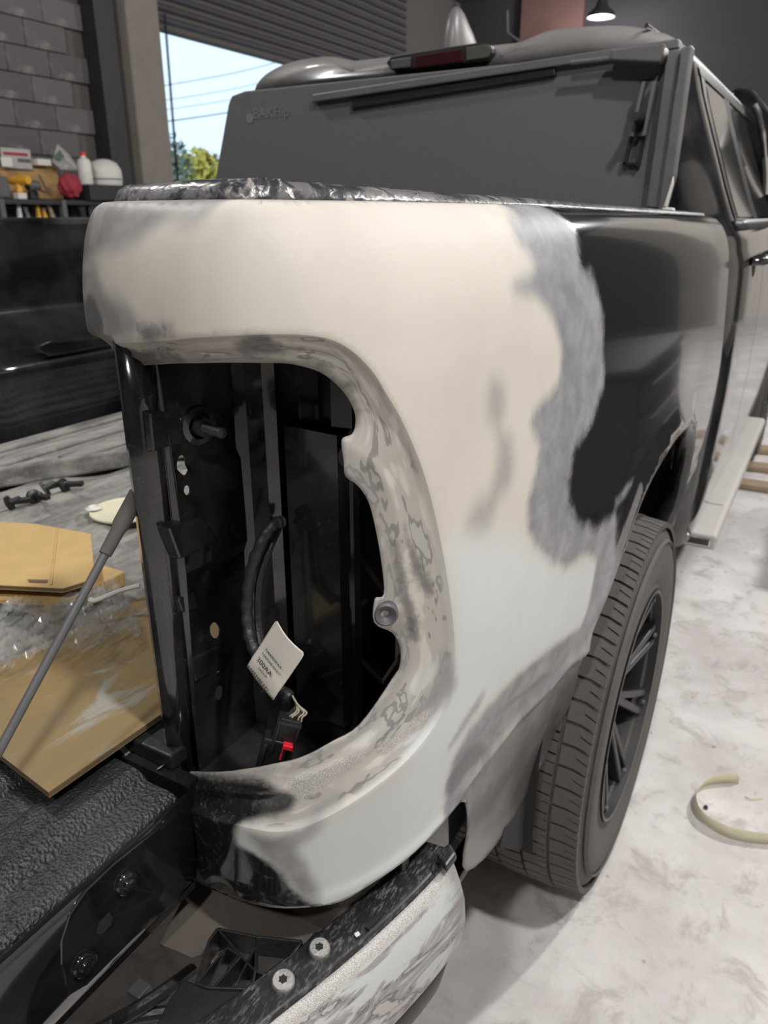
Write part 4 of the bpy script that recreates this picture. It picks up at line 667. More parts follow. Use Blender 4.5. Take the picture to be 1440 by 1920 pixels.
# oval tie-down recess on the far wheel house
rx=[(1.2577, 1.1123), (1.2736, 1.0963), (1.2957, 1.0847), (1.4246, 1.0845), (1.5682, 1.0873), (1.703, 1.0694), (1.7081, 1.1041), (1.4661, 1.1126), (1.3108, 1.1215)]
m=MB(); n=len(rx); m.add([(-1.766,)+p for p in rx]+[(-1.758,)+tuple(np.array(p)*.95+np.mean(rx,0)*.05) for p in rx],[tuple(range(n,2*n))]+[(i,(i+1)%n,n+(i+1)%n,n+i) for i in range(n)]); m.build('stamped_recess',M['paint'],bed,bevel=.003)
f=MB(); f.grid(lambda y,j:[(-1.967,1.405),(-1.965,1.418),(-1.975,1.424),(-2.10,1.424),(-2.13,1.41),(-2.15,1.36),(-2.15,.9),(-2.13,.6)][int(j)][:1]+(y,)+([1.405,1.418,1.424,1.424,1.41,1.36,.9,.6][int(j)],),[.45,1,1.6,2.25],range(8)); f.build('far_bed_side',M['paint_dusty'],bed,smooth=True)
MB().box2((-1.96,2.215,.86),(-.42,2.23,1.43)).build('bed_bulkhead',M['paint_dusty'],bed); f=MB(); f.box2((-.535,.62,.86),(-.53,2.22,1.42)); f.box2((-.535,.615,1.415),(-.36,2.22,1.425)); f.build('near_bed_wall',M['paint_dusty'],bed)
f=MB(); f.box2((-1.96,.452,.80),(-.50,.47,.866)); f.build('bed_sill',M['paint'],bed)
# --- cab
RS=[(-.262,.44),(-.245,.55),(-.233,.78),(-.228,.995),(-.238,1.267),(-.253,1.337),(-.262,1.372),(-.29,1.415),(-.325,1.49),(-.37,1.60),(-.433,1.757),(-.462,1.845),(-.50,1.880),(-.55,1.900),(-.62,1.915),(-.72,1.922),(-.80,1.920),(-.86,1.907),(-.92,1.900),(-1.19,1.903)]
rs=catmull(RS,3); sec=np.vstack([rs,np.stack([2*XC-rs[-2::-1,0],rs[-2::-1,1]],-1)])
def cabp(x,z,y):
    ins=np.interp(y,[2.315,2.33,2.36,2.41,2.47,2.55],[.15,.095,.05,.018,.004,0]); zc=np.interp(y,[4.0,4.15,4.8,4.9,5.9,6.0],[9,1.86,1.36,1.33,1.25,.9]); k=(x-XC)/.96
    zt=z-np.interp(y,[2.315,2.33,2.36,2.41,2.47],[.05,.028,.012,.004,0])*(z>1.6)
    return (x-ins*max(-1,min(1,k*1.3)) if abs(x-XC)>.3 else x,y,min(zt,zc))
YS=[2.315,2.33,2.36,2.41,2.47,2.55,2.8,3.2,3.6,4.0,4.15,4.4,4.8,4.9,5.4,5.9,6.0]
c=MB(); c.grid(lambda i,y:cabp(sec[int(i)][0],sec[int(i)][1],y),range(len(sec)),YS)
m_=len(YS); c.f.append(tuple(i*m_ for i in range(len(sec))))
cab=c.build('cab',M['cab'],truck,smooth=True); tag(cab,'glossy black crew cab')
def side_x(z): return float(np.interp(z,rs[:,1],rs[:,0]))
def patch(name,y0,y1,z0,z1,off,mat,slope0=0.,slope1=0.,solid=0,n=8,par=None):
    p=MB(); p.grid(lambda a,b:((lambda z:(side_x(z)+off,lerp(y0+slope0*(z-z0),y1+slope1*(z-z0),a),z))(lerp(z0,z1,b))),np.linspace(0,1,6),np.linspace(0,1,n)); return p.build(name,mat,par or cab,smooth=True,solid=solid)
patch('rear_door_glass',2.66,3.10,1.425,1.795,.004,M['glass'],.10,0); patch('front_door_glass',3.26,3.95,1.425,1.795,.004,M['glass'],0,-.7)
patch('door_pillar_cover',3.11,3.25,1.42,1.81,.003,M['plastic']); patch('belt_moulding',2.52,4.05,1.392,1.418,.008,M['plastic'],n=3,solid=.006)
patch('window_frame',2.58,2.645,1.42,1.81,.003,M['plastic'],.10,.10); patch('drip_rail',2.6,4.0,1.805,1.83,.004,M['plastic'],n=3)
for y in (2.50,3.18): patch('door_seam',y,y+.006,.56,1.39,.0015,M['liner_dark'])
patch('door_seam',2.50,2.506,1.39,1.82,.0015,M['liner_dark'],.14,.14)
for y in (2.72,3.42):
    h=MB(); h.tube(P3([(side_x(1.30)+.002,y,1.296),(side_x(1.30)+.038,y+.02,1.297),(side_x(1.30)+.042,y+.10,1.298),(side_x(1.30)+.036,y+.19,1.297),(side_x(1.30)+.002,y+.21,1.296)]),.013,10); h.build('door_handle',M['paint'],cab,smooth=True)
    MB().lathe([(0,.03),(.004,.028),(.004,0)],(side_x(1.27)-.001,y+.10,1.272),(1,0,0),20).build('handle_cup',M['liner_dark'],cab)
# third brake light and roof aerial
def rear_y(x,z): return 2.312
def yplate(pxs,y0,dy,mat,par,name,bev=.003):
    m=MB(); n=len(pxs); m.add([(p[0],y0,p[2]) for p in pxs]+[(p[0],y0-dy,p[2]) for p in pxs],[tuple(range(n)),tuple(range(2*n-1,n-1,-1))]+[(i,(i+1)%n,n+(i+1)%n,n+i) for i in range(n)]); return m.build(name,mat,par,bevel=bev)
hs=yplate([(-1.3079, 2.3, 1.8617), (-1.2893, 2.3, 1.8784), (-1.1199, 2.3, 1.8844), (-1.0024, 2.3, 1.8872), (-0.9661, 2.3, 1.8787), (-0.9585, 2.3, 1.857), (-0.9754, 2.3, 1.84), (-1.171, 2.3, 1.8368), (-1.2892, 2.3, 1.8403)],2.325,.030,M['plastic'],cab,'brake_light_housing'); tag(hs,'high brake light on the cab roof edge')
yplate([(-1.2057, 2.29, 1.8713), (-1.0505, 2.29, 1.8767), (-1.049, 2.29, 1.8419), (-1.2088, 2.29, 1.8383)],2.30,.010,M['lens_red'],cab,'red_brake_lens'); yplate([(-1.0405, 2.29, 1.8785), (-0.9734, 2.29, 1.8803), (-0.9597, 2.29, 1.8661), (-0.9716, 2.29, 1.8462), (-1.039, 2.29, 1.8438)],2.30,.010,M['lens_clear'],cab,'clear_cargo_lens'); yplate([(-1.2892, 2.29, 1.8672), (-1.22, 2.29, 1.8697), (-1.2232, 2.29, 1.8423), (-1.2891, 2.29, 1.8418)],2.30,.010,M['lens_clear'],cab,'clear_cargo_lens')
fb=Vector((-1.3203, 2.85, 1.997)); lv=[(-.05,-.10,.13,.044),(.0,-.10,.12,.042),(.035,-.095,.085,.036),(.065,-.085,.045,.028),(.09,-.07,.015,.020),(.103,-.055,-.005,.013),(.109,-.04,-.02,.004)]
fin=MB(); fin.grid(lambda i,a:(fb.x+lv[int(i)][3]*math.copysign(abs(math.cos(a))**.7,math.cos(a)),fb.y+(lv[int(i)][1]+lv[int(i)][2])/2+(lv[int(i)][2]-lv[int(i)][1])/2*math.sin(a),fb.z+lv[int(i)][0]),range(len(lv)),np.linspace(0,2*math.pi,25)); fin.f.append(tuple(range((len(lv)-1)*25,(len(lv)-1)*25+24))); fin.build('roof_aerial',M['fin'],cab,smooth=True)
MB().tube([(-.555,2.36,1.895),(-.555,2.6,1.903),(-.555,3.6,1.903)],.006,8).build('roof_seam',M['chrome'],cab,smooth=True)
# tow mirror
mr=MB(); mo=[Vector(p) for p in [(-0.534, 3.85, 1.8971), (-0.5132, 3.85, 1.9233), (-0.4465, 3.85, 1.9149), (-0.3734, 3.85, 1.838), (-0.2948, 3.85, 1.7847), (-0.2318, 3.85, 1.4584), (-0.2783, 3.85, 1.3948), (-0.3294, 3.85, 1.4268), (-0.3827, 3.85, 1.5857), (-0.4511, 3.85, 1.7523)]]; n=len(mo); cc=sum(mo,Vector())/n
rings=[(0,1),(.03,1.03),(.10,.96),(.16,.75),(.19,.3)]
mr.add([tuple(cc+(p-cc)*k+Vector((0,d,0))) for d,k in rings for p in mo],[(r*n+i,r*n+(i+1)%n,(r+1)*n+(i+1)%n,(r+1)*n+i) for r in range(4) for i in range(n)]+[tuple(range(n))])
mir=mr.build('side_mirror',M['paint'],truck,smooth=True,bevel=.01); tag(mir,'tall black side mirror beyond the doors')
MB().tube(P3([(-0.4241, 3.84, 1.8576), (-0.4016, 3.84, 1.8189), (-0.372, 3.84, 1.7379), (-0.3486, 3.84, 1.6462)]),[.012]*15+[.009]*7,8).build('chrome_trim',M['chrome'],mir,smooth=True); MB().tube(P3([(-0.349, 3.83, 1.6538), (-0.3333, 3.83, 1.5839), (-0.3231, 3.83, 1.5112)]),.018,8).build('marker_lamp',M['chrome'],mir,smooth=True)
MB().bar((-.30,3.93,1.42),(-.22,3.92,1.47),.06,.05,(0,1,0)).build('mirror_arm',M['plastic'],mir,bevel=.01)
# running board
RBp=[(-.335,.452),(-.33,.462),(-.20,.462),(-.186,.455),(-.182,.44),(-.188,.425),(-.22,.415),(-.33,.415)]
r=MB(); r.grid(lambda y,j:RBp[int(j)%8][:1]+(y,)+RBp[int(j)%8][1:],[2.50,2.53,3.2,4.2,4.25],range(9)); rb=r.build('running_board',M['board'],truck,smooth=False,bevel=.004); tag(rb,'dusty grey running board under the doors')
MB().box2((-.336,2.485,.412),(-.184,2.51,.464)).build('end_cap',M['board'],rb,bevel=.008); MB().box2((-.336,2.474,.425),(-.20,2.488,.452)).build('chrome_end',M['chrome'],rb,bevel=.004); MB().box2((-.32,2.8,.462),(-.205,4.0,.466)).build('step_tread',M['board'],rb,bevel=.002)
for y in (2.7,3.9): MB().bar((-.33,y,.43),(-.55,y,.50),.05,.03).build('step_bracket',M['dark_metal'],rb)
MB().box2((2*XC+.28,2.35,.40),(-.30,5.9,.52)).build('underbody',M['liner_dark'],truck)
# ---------------------------------------------------------------- folded cover standing at the front of the bed
tc=thing('folded_tonneau_cover',(-1.12,2.12,1.43),'grey folded hard tonneau cover standing upright behind the cab','tonneau cover')
pp=[(-1.8546, 2.1, 1.5087), (-1.8346, 2.1, 1.5666), (-1.7662, 2.1, 1.7574), (-1.7511, 2.1, 1.7787), (-1.6989, 2.1, 1.7886), (-0.4206, 2.1, 1.7938), (-0.4103, 2.1, 1.4343)]
yplate(pp,2.115,.02,M['tonneau'],tc,'cover_panel',.004)
yplate([(p[0]+.002,p[1],p[2]+.004) for p in pp],2.15,.028,M['tonneau'],tc,'cover_panel',.004)
yplate([(-1.4323, 2.09, 1.7599), (-0.4123, 2.09, 1.8064), (-0.4097, 2.09, 1.787), (-1.4332, 2.09, 1.739)],2.12,.045,M['alu'],tc,'cover_top_rail',.003)
yplate([(-1.2999, 2.085, 1.7372), (-0.7045, 2.085, 1.773), (-0.7001, 2.085, 1.7541), (-1.3003, 2.085, 1.7154)],2.10,.018,M['plastic'],tc,'cover_seal',.003)
yplate([(-0.4345, 2.08, 1.7834), (-0.4054, 2.08, 1.7851), (-0.4051, 2.08, 1.4441), (-0.4402, 2.08, 1.4491)],2.105,.035,M['alu'],tc,'cover_side_rail',.003)
yplate([(-0.4018, 2.06, 1.7838), (-0.3782, 2.06, 1.788), (-0.3812, 2.06, 1.5172), (-0.3932, 2.06, 1.4403), (-0.4081, 2.06, 1.4391)],2.10,.045,M['alu'],tc,'cover_end_cap',.004)
yplate([(-0.3818, 2.05, 1.5168), (-0.3794, 2.05, 1.4993), (-0.3875, 2.05, 1.4486), (-0.3949, 2.05, 1.4486)],2.06,.012,M['white'],tc,'edge_strip',.002)
yplate([(-0.3974, 2.05, 1.4486), (-0.3723, 2.05, 1.4461), (-0.3707, 2.05, 1.4342), (-0.398, 2.05, 1.4342)],2.08,.03,M['white'],tc,'corner_foot',.003)
yplate([(-0.5553, 2.06, 1.7908), (-0.4344, 2.06, 1.793), (-0.434, 2.06, 1.7718), (-0.4413, 2.06, 1.7553), (-0.5528, 2.06, 1.7687)],2.085,.05,M['tonneau'],tc,'prop_rod_housing',.004)
a=(-0.6533, 2.05, 1.7732); b=(-0.4363, 2.05, 1.7769); MB().tube([a,b],.006,8).build('prop_rod',M['alu'],tc,smooth=True); MB().lathe([(-.010,0),(-.008,.006),(0,.010),(.008,.006),(.010,0)],b,(1,0,0),12).build('rod_end',M['white'],tc,smooth=True)
yplate([(-0.4855, 2.07, 1.7251), (-0.4514, 2.07, 1.7248), (-0.4638, 2.07, 1.6074), (-0.4993, 2.07, 1.609)],2.092,.012,M['tonneau'],tc,'latch_rail',.002)
for pts in ([(-0.4796, 2.05, 1.7221), (-0.4723, 2.05, 1.7216), (-0.4869, 2.05, 1.6069), (-0.4957, 2.05, 1.6073)],[(-0.4564, 2.05, 1.7205), (-0.4469, 2.05, 1.7209), (-0.4582, 2.05, 1.6068), (-0.4657, 2.05, 1.6071)]): yplate(pts,2.082,.028,M['alu'],tc,'rail_flange',.001)
MB().lathe([(0,.013),(-.012,.013),(-.03,.009),(-.05,.009),(-.05,0)],(-0.4773, 2.065, 1.6455),(0,1,0),16).build('latch_knob',M['dark_metal'],tc,smooth=True)
for pts in ([(-0.5019, 2.07, 1.6091), (-0.4942, 2.07, 1.6088), (-0.5018, 2.07, 1.5418), (-0.5109, 2.07, 1.5421)],[(-0.4701, 2.07, 1.6077), (-0.4638, 2.07, 1.6074), (-0.4696, 2.07, 1.541), (-0.4773, 2.07, 1.5412)],[(-0.5108, 2.07, 1.5528), (-0.4722, 2.07, 1.5517), (-0.4726, 2.07, 1.5446), (-0.5113, 2.07, 1.5457)]): yplate(pts,2.092,.014,M['plastic'],tc,'latch_guide',.001)
tA=Vector((-1.6706, 2.094, 1.7141)); tB=Vector((-1.5421, 2.094, 1.7289))
text('BAKFlip',.042,tA.lerp(tB,.55),(1,0,0),(0,0,1),M['ink_pale'],'printed_name',tc,.001); MB().lathe([(0,0),(0,.014)],(tA.x-.012,2.0935,tA.z-.002),(0,-1,0),20).build('printed_logo',M['ink_pale'],tc)

# ---------------------------------------------------------------- loose things in the bed
# raised ribbed mat
mt=thing('ribbed_bed_mat',(-1.5,1.2,.875),'raised grey ribbed mat lying along the far side of the bed','mat')
poly=[(-1.745,.50),(-.985,1.95),(-1.70,1.95),(-1.70,.50)]
poly=[(-1.70,.586),(-.985,1.95),(-1.70,1.95)]
poly_prism(poly,.876,.906,M['bed'],mt,'mat_body')
for k in range(7):
    x=-1.66+k*.10; y0=.586+(x+1.70)/.715*1.364+.03
    MB().box2((x-.022,y0,.904),(x+.022,1.94,.916)).build('mat_rib',M['bed'],mt,bevel=.005)
dd=Vector((.715,1.364,0)).normalized(); e0_=Vector((-1.70,.586,.895)); e1_=Vector((-.985,1.95,.895)); MB().bar(e0_,e1_,.018,.045).build('mat_edge',M['bed'],mt,bevel=.006)
def clip(name,c,label,rot,flat=1.):
    t=thing(name,c,label,'clip','black plastic clips on the bed floor'); Mx=Matrix.Rotation(rot,3,'Z'); cv=Vector(c)
    MB().lathe([(0,.0),(0,.016),(.006,.016),(.008,.008),(.026*flat,.006),(.028*flat,0)],cv,Mx@Vector((.8,.3,.35)),12).build('clip_head',M['plastic'],t,smooth=True)
    MB().bar(cv+Mx@Vector((.012,.004,.004)),cv+Mx@Vector((.042,.016,.006)),.013,.010).build('clip_shank',M['plastic'],t,bevel=.001)
clip('plastic_clip',(-1.372, 0.865, 0.886),'leftmost black plastic clip on the bed floor',.4); clip('plastic_clip',(-1.3633, 0.9167, 0.886),'black plastic clip second from the left on the bed floor',-.3); clip('plastic_clip',(-1.3836, 0.9579, 0.886),'black plastic clip third from the left on the bed floor',.9); clip('plastic_clip',(-1.3681, 0.9943, 0.886),'rightmost black plastic clip on the bed floor',.1,.6)
ld=(-1.1481, 0.9695, 0.879); t=thing('filler_lid',ld,'flat cream plastic lid lying on the bed floor','lid'); MB().lathe([(0,0),(0,.070),(.003,.071),(.005,.070),(.003,.066),(.003,0)],ld,(0,0,1),36).build('lid_disc',M['tape'],t,smooth=True); MB().lathe([(.0,.0),(.011,.010),(.007,.016)],(ld[0]-.055,ld[1]-.034,ld[2]),(0,0,1),16).build('lid_tab',M['white'],t,smooth=True)
# cardboard: flattened box on the bed, smeared sheet on the tailgate
def sheet(name,poly,z,mat,label,tilt=None,th=.006,flutes=None):
    t=thing(name,tuple(np.mean(poly,0))+(z,),label,'cardboard'); n=len(poly); zf=tilt or (lambda x,y:z)
    for nm,dz,h,mm in (('top_liner',th,.0012,mat),('fluting',.0012,th-.0012,M['card_edge']),('bottom_liner',0,.0012,mat)):
        m=MB(); m.add([(x,y,zf(x,y)+dz+k) for k in(0,h) for x,y in poly],[tuple(range(n))[::-1],tuple(range(n,2*n))]+[(i,(i+1)%n,n+(i+1)%n,n+i) for i in range(n)]); m.build(nm,mm,t)
    return t
c1=[p[:2] for p in [(-1.34, 0.667, 0.93), (-1.1952, 0.7326, 0.93), (-1.136, 0.758, 0.93), (-1.0147, 0.7754, 0.93), (-0.8734, 0.6631, 0.93), (-0.887, 0.6175, 0.93), (-0.9749, 0.5788, 0.93), (-1.0895, 0.5212, 0.93)]]
cb1=sheet('flat_cardboard_box',c1,.922,M['card'],'clean tan flattened cardboard box lying across the bed',lambda x,y:.922)
c1b=[(x-.004,y-.008) for x,y in c1]; n=len(c1b); m=MB(); m.add([(x,y,z) for z in(.902,.908) for x,y in c1b],[tuple(range(n))[::-1],tuple(range(n,2*n))]+[(i,(i+1)%n,n+(i+1)%n,n+i) for i in range(n)]); m.build('under_flap',M['card'],cb1)
m=MB(); m.bar((-1.0825, 0.763, 0.9302),(-0.91, 0.6156, 0.9302),.0025,.0008); m.build('flap_crease',M['card'],cb1); m=MB(); m.add([(-0.9542, 0.6095, 0.9305), (-0.9268, 0.6232, 0.9305), (-0.9207, 0.6167, 0.9305), (-0.9452, 0.6046, 0.9305)],[(0,1,2,3)]); m.build('hand_slot',M['card_edge'],cb1,solid=.0006)
m=MB(); m.box2((-1.3,.60,.876),(-.90,.74,.902)); m.build('folded_flaps',M['card'],cb1,bevel=.003)
c2=[(-.587,.354),(-.583,.50),(-.585,.78),(-.805,.80),(-.830,.50),(-.842,.385)]
cs=sheet('smeared_cardboard_sheet',c2,.893,M['card_smear'],'brown cardboard sheet with pale filler smears lying on the tailgate',lambda x,y:.889+.012*max(0,(-.6-x)))
# crumpled clear film between the two cardboards
fm=MB(); r0=Vector((-0.9353, 0.4971, 0.9)); r1=Vector((-0.8368, 0.6778, 0.9)); r2=Vector((-0.8567, 0.448, 0.91))
def filmp(a,b): 
    p=r0+(r1-r0)*a+(r2-r0)*b; return (p.x,p.y,p.z+.010+.010*math.sin(a*23+b*5)*math.sin(b*9+a*7)+.008*math.sin(a*51+b*31))
fm.grid(filmp,np.linspace(0,1,60),np.linspace(-.6,1.6,36)); tag(fm.build('plastic_film',M['film'],smooth=True),'crumpled clear plastic film between the two cardboards','film')
st=P3([(-0.8328, 0.6181, 0.925), (-0.8225, 0.6204, 0.925), (-0.8078, 0.6513, 0.93), (-0.7881, 0.6706, 0.935)]); tag(MB().tube(st,.0035,6).build('paint_stick',M['white'],smooth=True),'thin pale stick lying by the corner post above the cardboard','stick')
# ---------------------------------------------------------------- masking tape on the floor
tp=P3([(0.0167, 1.8949, -0.0), (-0.0257, 1.8706, 0.0), (-0.0638, 1.8346, 0.0), (-0.0771, 1.7809, 0.0), (-0.0664, 1.7296, 0.0), (-0.0336, 1.6895, 0.0), (0.0179, 1.6746, 0.0), (0.071, 1.6854, -0.0), (0.1394, 1.7168, 0.0)])
m=MB(); m.grid(lambda i,z:(tp[int(i)][0]+.010*z/.022*math.sin(int(i)*.12),tp[int(i)][1]-.004*z/.022,.001+z*1.75),range(len(tp)),[0,.011,.022]); tag(m.build('tape_strip',M['tape'],smooth=True,solid=.0006),'curled strip of cream masking tape on the floor','tape')
m=MB(); tq=P3([(0.0376, 1.8466, 0.0), (0.0559, 1.8436, 0.0), (0.0798, 1.8618, 0.0)]); m.grid(lambda i,z:(tq[int(i)][0],tq[int(i)][1]+z*.2,.001+z),range(len(tq)),[0,.006]); tag(m.build('tape_scrap',M['tape'],solid=.0006),'tiny scrap of cream tape beside the curled strip','tape')
tag(MB().lathe([(0,.0),(.002,.006),(.006,.0055),(.010,.003),(.012,0)],(-0.0467, 1.7539, 0.0),(.2,.1,1),10).build('pebble',M['dark_metal'],smooth=True),'small dark pebble inside the tape curl','pebble')
# planks further along the floor on the right
for i,(a,b) in enumerate([((-0.2717, 4.5151, 0.02),(0.0895, 4.5184, 0.02)),((-0.2905, 4.8782, 0.02),(0.0745, 4.9224, 0.02)),((-0.3078, 5.2848, 0.02),(0.0584, 5.358, 0.02))]):
    m=MB(); m.bar(a,b,.12,.03); tag(m.build('floor_plank',M['plank'],bevel=.004),['nearest brown plank on the floor beside the running board','middle brown plank on the floor beside the running board','farthest brown plank on the floor beside the running board'][i],'plank','brown planks on the floor')
# ---------------------------------------------------------------- workbench rack by the block wall
XB=-5.45
def R(p): return p
rk=thing('tool_rack',(-5.45, 4.1, 0),'dark steel rack of shelves against the block wall','rack')
zs=[1.5421,1.4129]
for z in zs+[.8,.2]: MB().box2((-5.95,2.6,z-.035),(-5.42,5.05,z)).build('shelf',M['dark_metal'],rk,bevel=.004)
for y in (2.62,3.8125,4.3559,5.03):
    MB().box2((-5.45,y-.02,0),(-5.41,y+.02,zs[0])).build('upright',M['grey_pl'],rk); MB().box2((-5.95,y-.02,0),(-5.91,y+.02,zs[0])).build('upright',M['grey_pl'],rk)
z0,z1=zs
def on_shelf(name,px,depth,mat,label,cat,back=-5.62,shape='box',parts=()):
    pass
def bench_box(name,a,b,x0,x1,mat,label,cat,floor_z,bev=.006,rot=0):
    t=tag(MB().box2((x0,a[1],floor_z),(x1,b[1],a[2])).build(name,mat,bevel=bev),label,cat); return t
# plywood board leaning at the back
m=MB(); q=[(-5.82, 3.9528, 1.7608), (-5.82, 4.6404, 1.8042), (-5.62, 4.5204, 1.5622), (-5.62, 3.7749, 1.5495)]; q=[q[0],q[1],(q[2][0],q[2][1],z0+.001),(q[3][0],q[3][1],z0+.001)]
m.add(q,[(0,1,2,3)]); tag(m.build('plywood_board',M['wood'],solid=.018),'tan plywood board leaning on the rack shelf','board')
m=MB(); m.bar((-5.7, 4.3862, 1.7306),(-5.56, 4.3489, 1.5783),.012,.006); tag(m.build('dark_strip',M['grey_pl']),'thin dark strip leaning on the plywood board','strip')
a,b=(-5.44, 3.8283, 1.6993),(-5.44, 3.9386, 1.5542)
t=thing('battery_charger',(-5.47,(a[1]+b[1])/2,z0),'dark grey charger box at the left of the rack shelf','charger'); MB().box2((-5.56,a[1],z0),(-5.46,b[1],a[2])).build('charger_case',M['grey_pl'],t,bevel=.02); MB().box2((-5.54,a[1]+.02,a[2]),(-5.48,b[1]-.05,a[2]+.03)).build('charger_top',M['dark_metal'],t,bevel=.008)
a,b=(-5.44, 4.0054, 1.7098),(-5.44, 4.0339, 1.5559); yc=(a[1]+b[1])/2
t=thing('yellow_drill',(-5.45,yc,z0),'yellow hand drill standing on the rack shelf','drill'); MB().lathe([(.10,0),(.10,.03),(.02,.036),(-.05,.033),(-.09,.022),(-.12,.012),(-.12,0)],(-5.47,yc,a[2]-.035),(1,.15,0),16).build('drill_motor',M['yellow'],t,smooth=True)
MB().tube([(-5.47,yc,a[2]-.05),(-5.465,yc-.005,z0+.06),(-5.46,yc-.01,z0+.04)],[.028,.024,.026],10).build('drill_grip',M['yellow'],t,smooth=True); MB().box((-5.46,yc-.01,z0+.022),(.06,.075,.044)).build('drill_battery',M['white'],t,bevel=.006)
a,b=(-5.46, 4.0842, 1.7133),(-5.46, 4.19, 1.6083); yc=(a[1]+b[1])/2; t=thing('grinder',(-5.48,yc,z0),'black angle grinder in front of the plywood board','grinder'); MB().tube([(-5.48,yc-.04,z0+.09),(-5.48,yc,z0+.10),(-5.47,yc+.06,z0+.10)],[.035,.045,.03],12).build('grinder_body',M['grey_pl'],t,smooth=True); MB().lathe([(0,0),(0,.045),(.006,.045),(.006,0)],(-5.44,yc+.05,z0+.06),(.3,.2,1),18).build('grinder_disc',M['dark_metal'],t); MB().box((-5.48,yc,z0+.03),(.05,.07,.06)).build('grinder_guard',M['dark_metal'],t,bevel=.01)
a,b=(-5.75, 4.1146, 1.9156),(-5.75, 4.3775, 1.7705); t=thing('licence_plate',(-5.75,(a[1]+b[1])/2,b[2]),'grey embossed licence plate leaning above the plywood board','plate'); MB().box2((-5.757,a[1],b[2]),(-5.75,b[1],a[2])).build('plate_sheet',M['paper'],t,bevel=.003); MB().box2((-5.75,a[1]+.02,a[2]-.05),(-5.746,b[1]-.03,a[2]-.03)).build('plate_band',M['red_cloth'],t)
for k in range(5): y=lerp(a[1],b[1],.52+.09*k); MB().box2((-5.75,y,b[2]+.05),(-5.744,y+.018,a[2]-.07)).build('plate_character',M['grey_pl'],t)
a,b=(-5.68, 4.0645, 1.8437),(-5.68, 4.1559, 1.7777); bench_box('white_card',a,b,-5.70,-5.69,M['white'],'white card in front of the licence plate','card',b[2],.001)
a,b=(-5.7, 4.3997, 1.8517),(-5.7, 4.5285, 1.7918); bench_box('white_box',a,b,-5.80,-5.71,M['white'],'small white box on top of the plywood board','box',b[2]+.012,.003)
m=MB(); m.add([(-5.72, 4.5482, 1.8408), (-5.85, 4.729, 1.9837), (-5.85, 4.8236, 1.9167), (-5.7, 4.7959, 1.7796), (-5.68, 4.5978, 1.7785)],[(0,1,2,3,4)]); tag(m.build('folded_newspaper',M['paper'],solid=.006),'crumpled pale newspaper leaning right of the white box','newspaper'); m=MB(); m.add([(-5.7, 4.5655, 1.8805), (-5.74, 4.6537, 1.9346), (-5.7, 4.6583, 1.8779), (-5.68, 4.5888, 1.8417)],[(0,1,2,3)]); tag(m.build('green_flyer',M['green'],solid=.004),'small dark green flyer on the newspaper','flyer')
# red cloth bundle
c=Vector((-5.47, 4.4798, 1.6901)); bm=bmesh.new(); bmesh.ops.create_icosphere(bm,subdivisions=3,radius=1)
for v in bm.verts: n=1+.16*math.sin(v.co.x*7+v.co.z*4)*math.sin(v.co.y*6+1); v.co=Vector((v.co.x*.09*n,v.co.y*.085*n,(v.co.z*.095*n)-.0))+c
me=bpy.data.meshes.new('red_rag'); bm.to_mesh(me); bm.free(); lowz=min(v.co.z for v in me.vertices); o=tag(link('red_rag',me,M['red_cloth'],smooth=True),'crumpled red rag in the middle of the rack','rag'); o.location.z=z0-lowz
a,b=(-5.42, 4.6398, 1.7659),(-5.42, 4.7497, 1.6822); yc=(a[1]+b[1])/2
def bottle(name,c,r,h,mat,capmat,label,neck=.35):
    t=thing(name,c,label,'bottle'); MB().lathe([(0,0),(0,r*.95),(.01,r),(h*.68,r),(h*.78,r*.8),(h*.84,r*neck),(h*.9,r*neck),(h*.9,0)],c,(0,0,1),20).build('bottle_body',mat,t,smooth=True); MB().lathe([(h*.9,0),(h*.9,r*neck*1.2),(h,r*neck*1.15),(h,0)],c,(0,0,1),16).build('bottle_cap',capmat,t); return t
bt=(-5.45, 4.5671, 1.661); tb=tag(MB().box2((-5.75,4.5989,z0-.001+.001),(-5.38,5.0261,1.6643)).build('dark_cabinet',M['dark_metal'],bevel=.01),'dark steel cabinet at the right end of the rack','cabinet'); zcab=1.6643
bottle('white_bottle',(-5.52,yc,zcab),.055,a[2]-b[2]+.16,M['white'],M['red'],'white squeeze bottle standing on the dark cabinet'); 
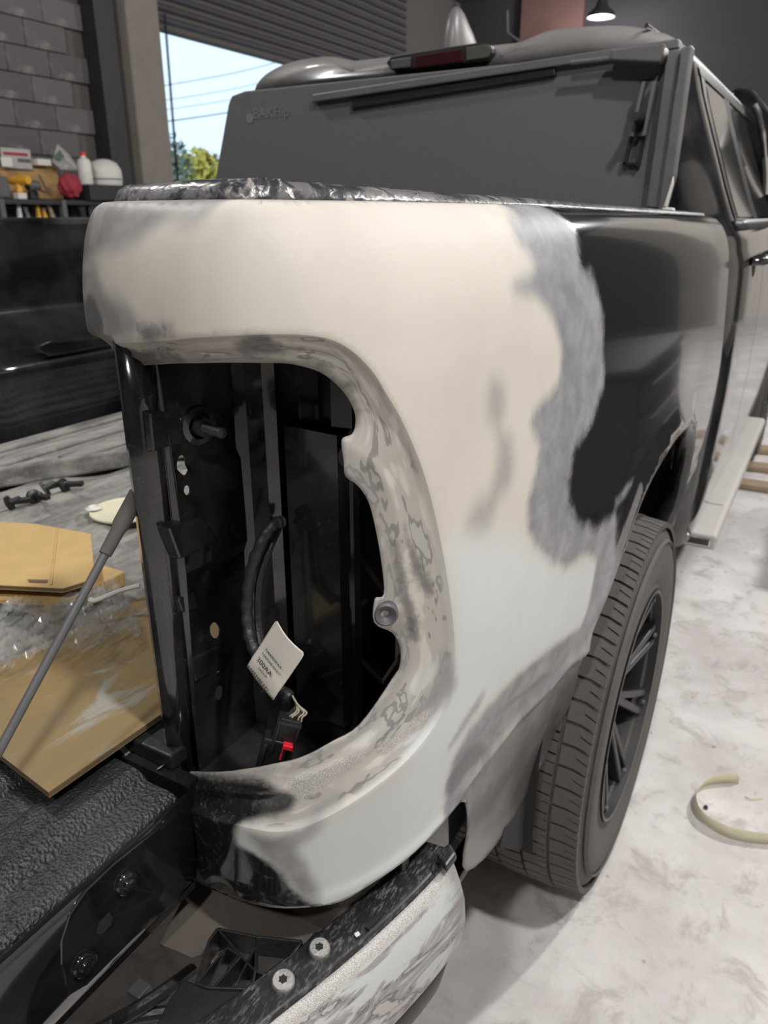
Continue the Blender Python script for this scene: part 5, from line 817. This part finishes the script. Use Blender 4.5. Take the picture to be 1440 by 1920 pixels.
a,b=(-5.5, 4.8689, 1.8752),(-5.5, 5.0337, 1.659); yc=(a[1]+b[1])/2; t=thing('white_canister',(-5.56,yc,zcab),'tall white rounded canister beside the concrete column','canister'); H=a[2]-zcab; MB().lathe([(0,0),(0,.13),(H*.25,.14),(H*.6,.135),(H*.85,.105),(H*.97,.05),(H,0)],(-5.58,yc,zcab),(0,0,1),24).build('canister_body',M['white'],t,smooth=True); MB().lathe([(H*.22,.141),(H*.24,.143),(H*.26,.141)],(-5.58,yc,zcab),(0,0,1),24).build('canister_band',M['grey_pl'],t)
# small parts on the lower shelf
for i,(u,v,mat,lab,nm) in enumerate([((-5.45, 4.0039, 1.4357),.13,'white','white handled scraper on the lower rack shelf','scraper'),((-5.45, 4.1733, 1.4358),.11,'yellow','yellow spray nozzle on the lower rack shelf','spray_nozzle'),((-5.45, 4.2301, 1.4281),.06,'yellow','short yellow clamp beside the spray nozzle','clamp'),((-5.45, 4.0767, 1.4281),.07,'alu','small grey socket on the lower rack shelf','socket'),((-5.45, 4.3008, 1.4359),.10,'beige','beige tin on the lower rack shelf','tin')]):
    p=Vector((-5.50,u[1],z1)); t=thing(nm,p,lab,nm.replace('_',' ')); MB().tube([tuple(p),tuple(p+Vector((0,-.004*(i-1),v*.55))),tuple(p+Vector((0,-.01*(i-1),v)))],[.022,.016,.014],8).build(nm+'_handle',M[mat],t,smooth=True); MB().box(p+Vector((0,-.01*(i-1),v)),(.03,.04,.02)).build(nm+'_head',M['grey_pl'],t,bevel=.004)

# unseen black cart, added to darken reflections in the bed side paint
ct=thing('reflection_cart',(.62,3.9,0),'added unseen black cart that darkens the reflection in the bed side','cart')
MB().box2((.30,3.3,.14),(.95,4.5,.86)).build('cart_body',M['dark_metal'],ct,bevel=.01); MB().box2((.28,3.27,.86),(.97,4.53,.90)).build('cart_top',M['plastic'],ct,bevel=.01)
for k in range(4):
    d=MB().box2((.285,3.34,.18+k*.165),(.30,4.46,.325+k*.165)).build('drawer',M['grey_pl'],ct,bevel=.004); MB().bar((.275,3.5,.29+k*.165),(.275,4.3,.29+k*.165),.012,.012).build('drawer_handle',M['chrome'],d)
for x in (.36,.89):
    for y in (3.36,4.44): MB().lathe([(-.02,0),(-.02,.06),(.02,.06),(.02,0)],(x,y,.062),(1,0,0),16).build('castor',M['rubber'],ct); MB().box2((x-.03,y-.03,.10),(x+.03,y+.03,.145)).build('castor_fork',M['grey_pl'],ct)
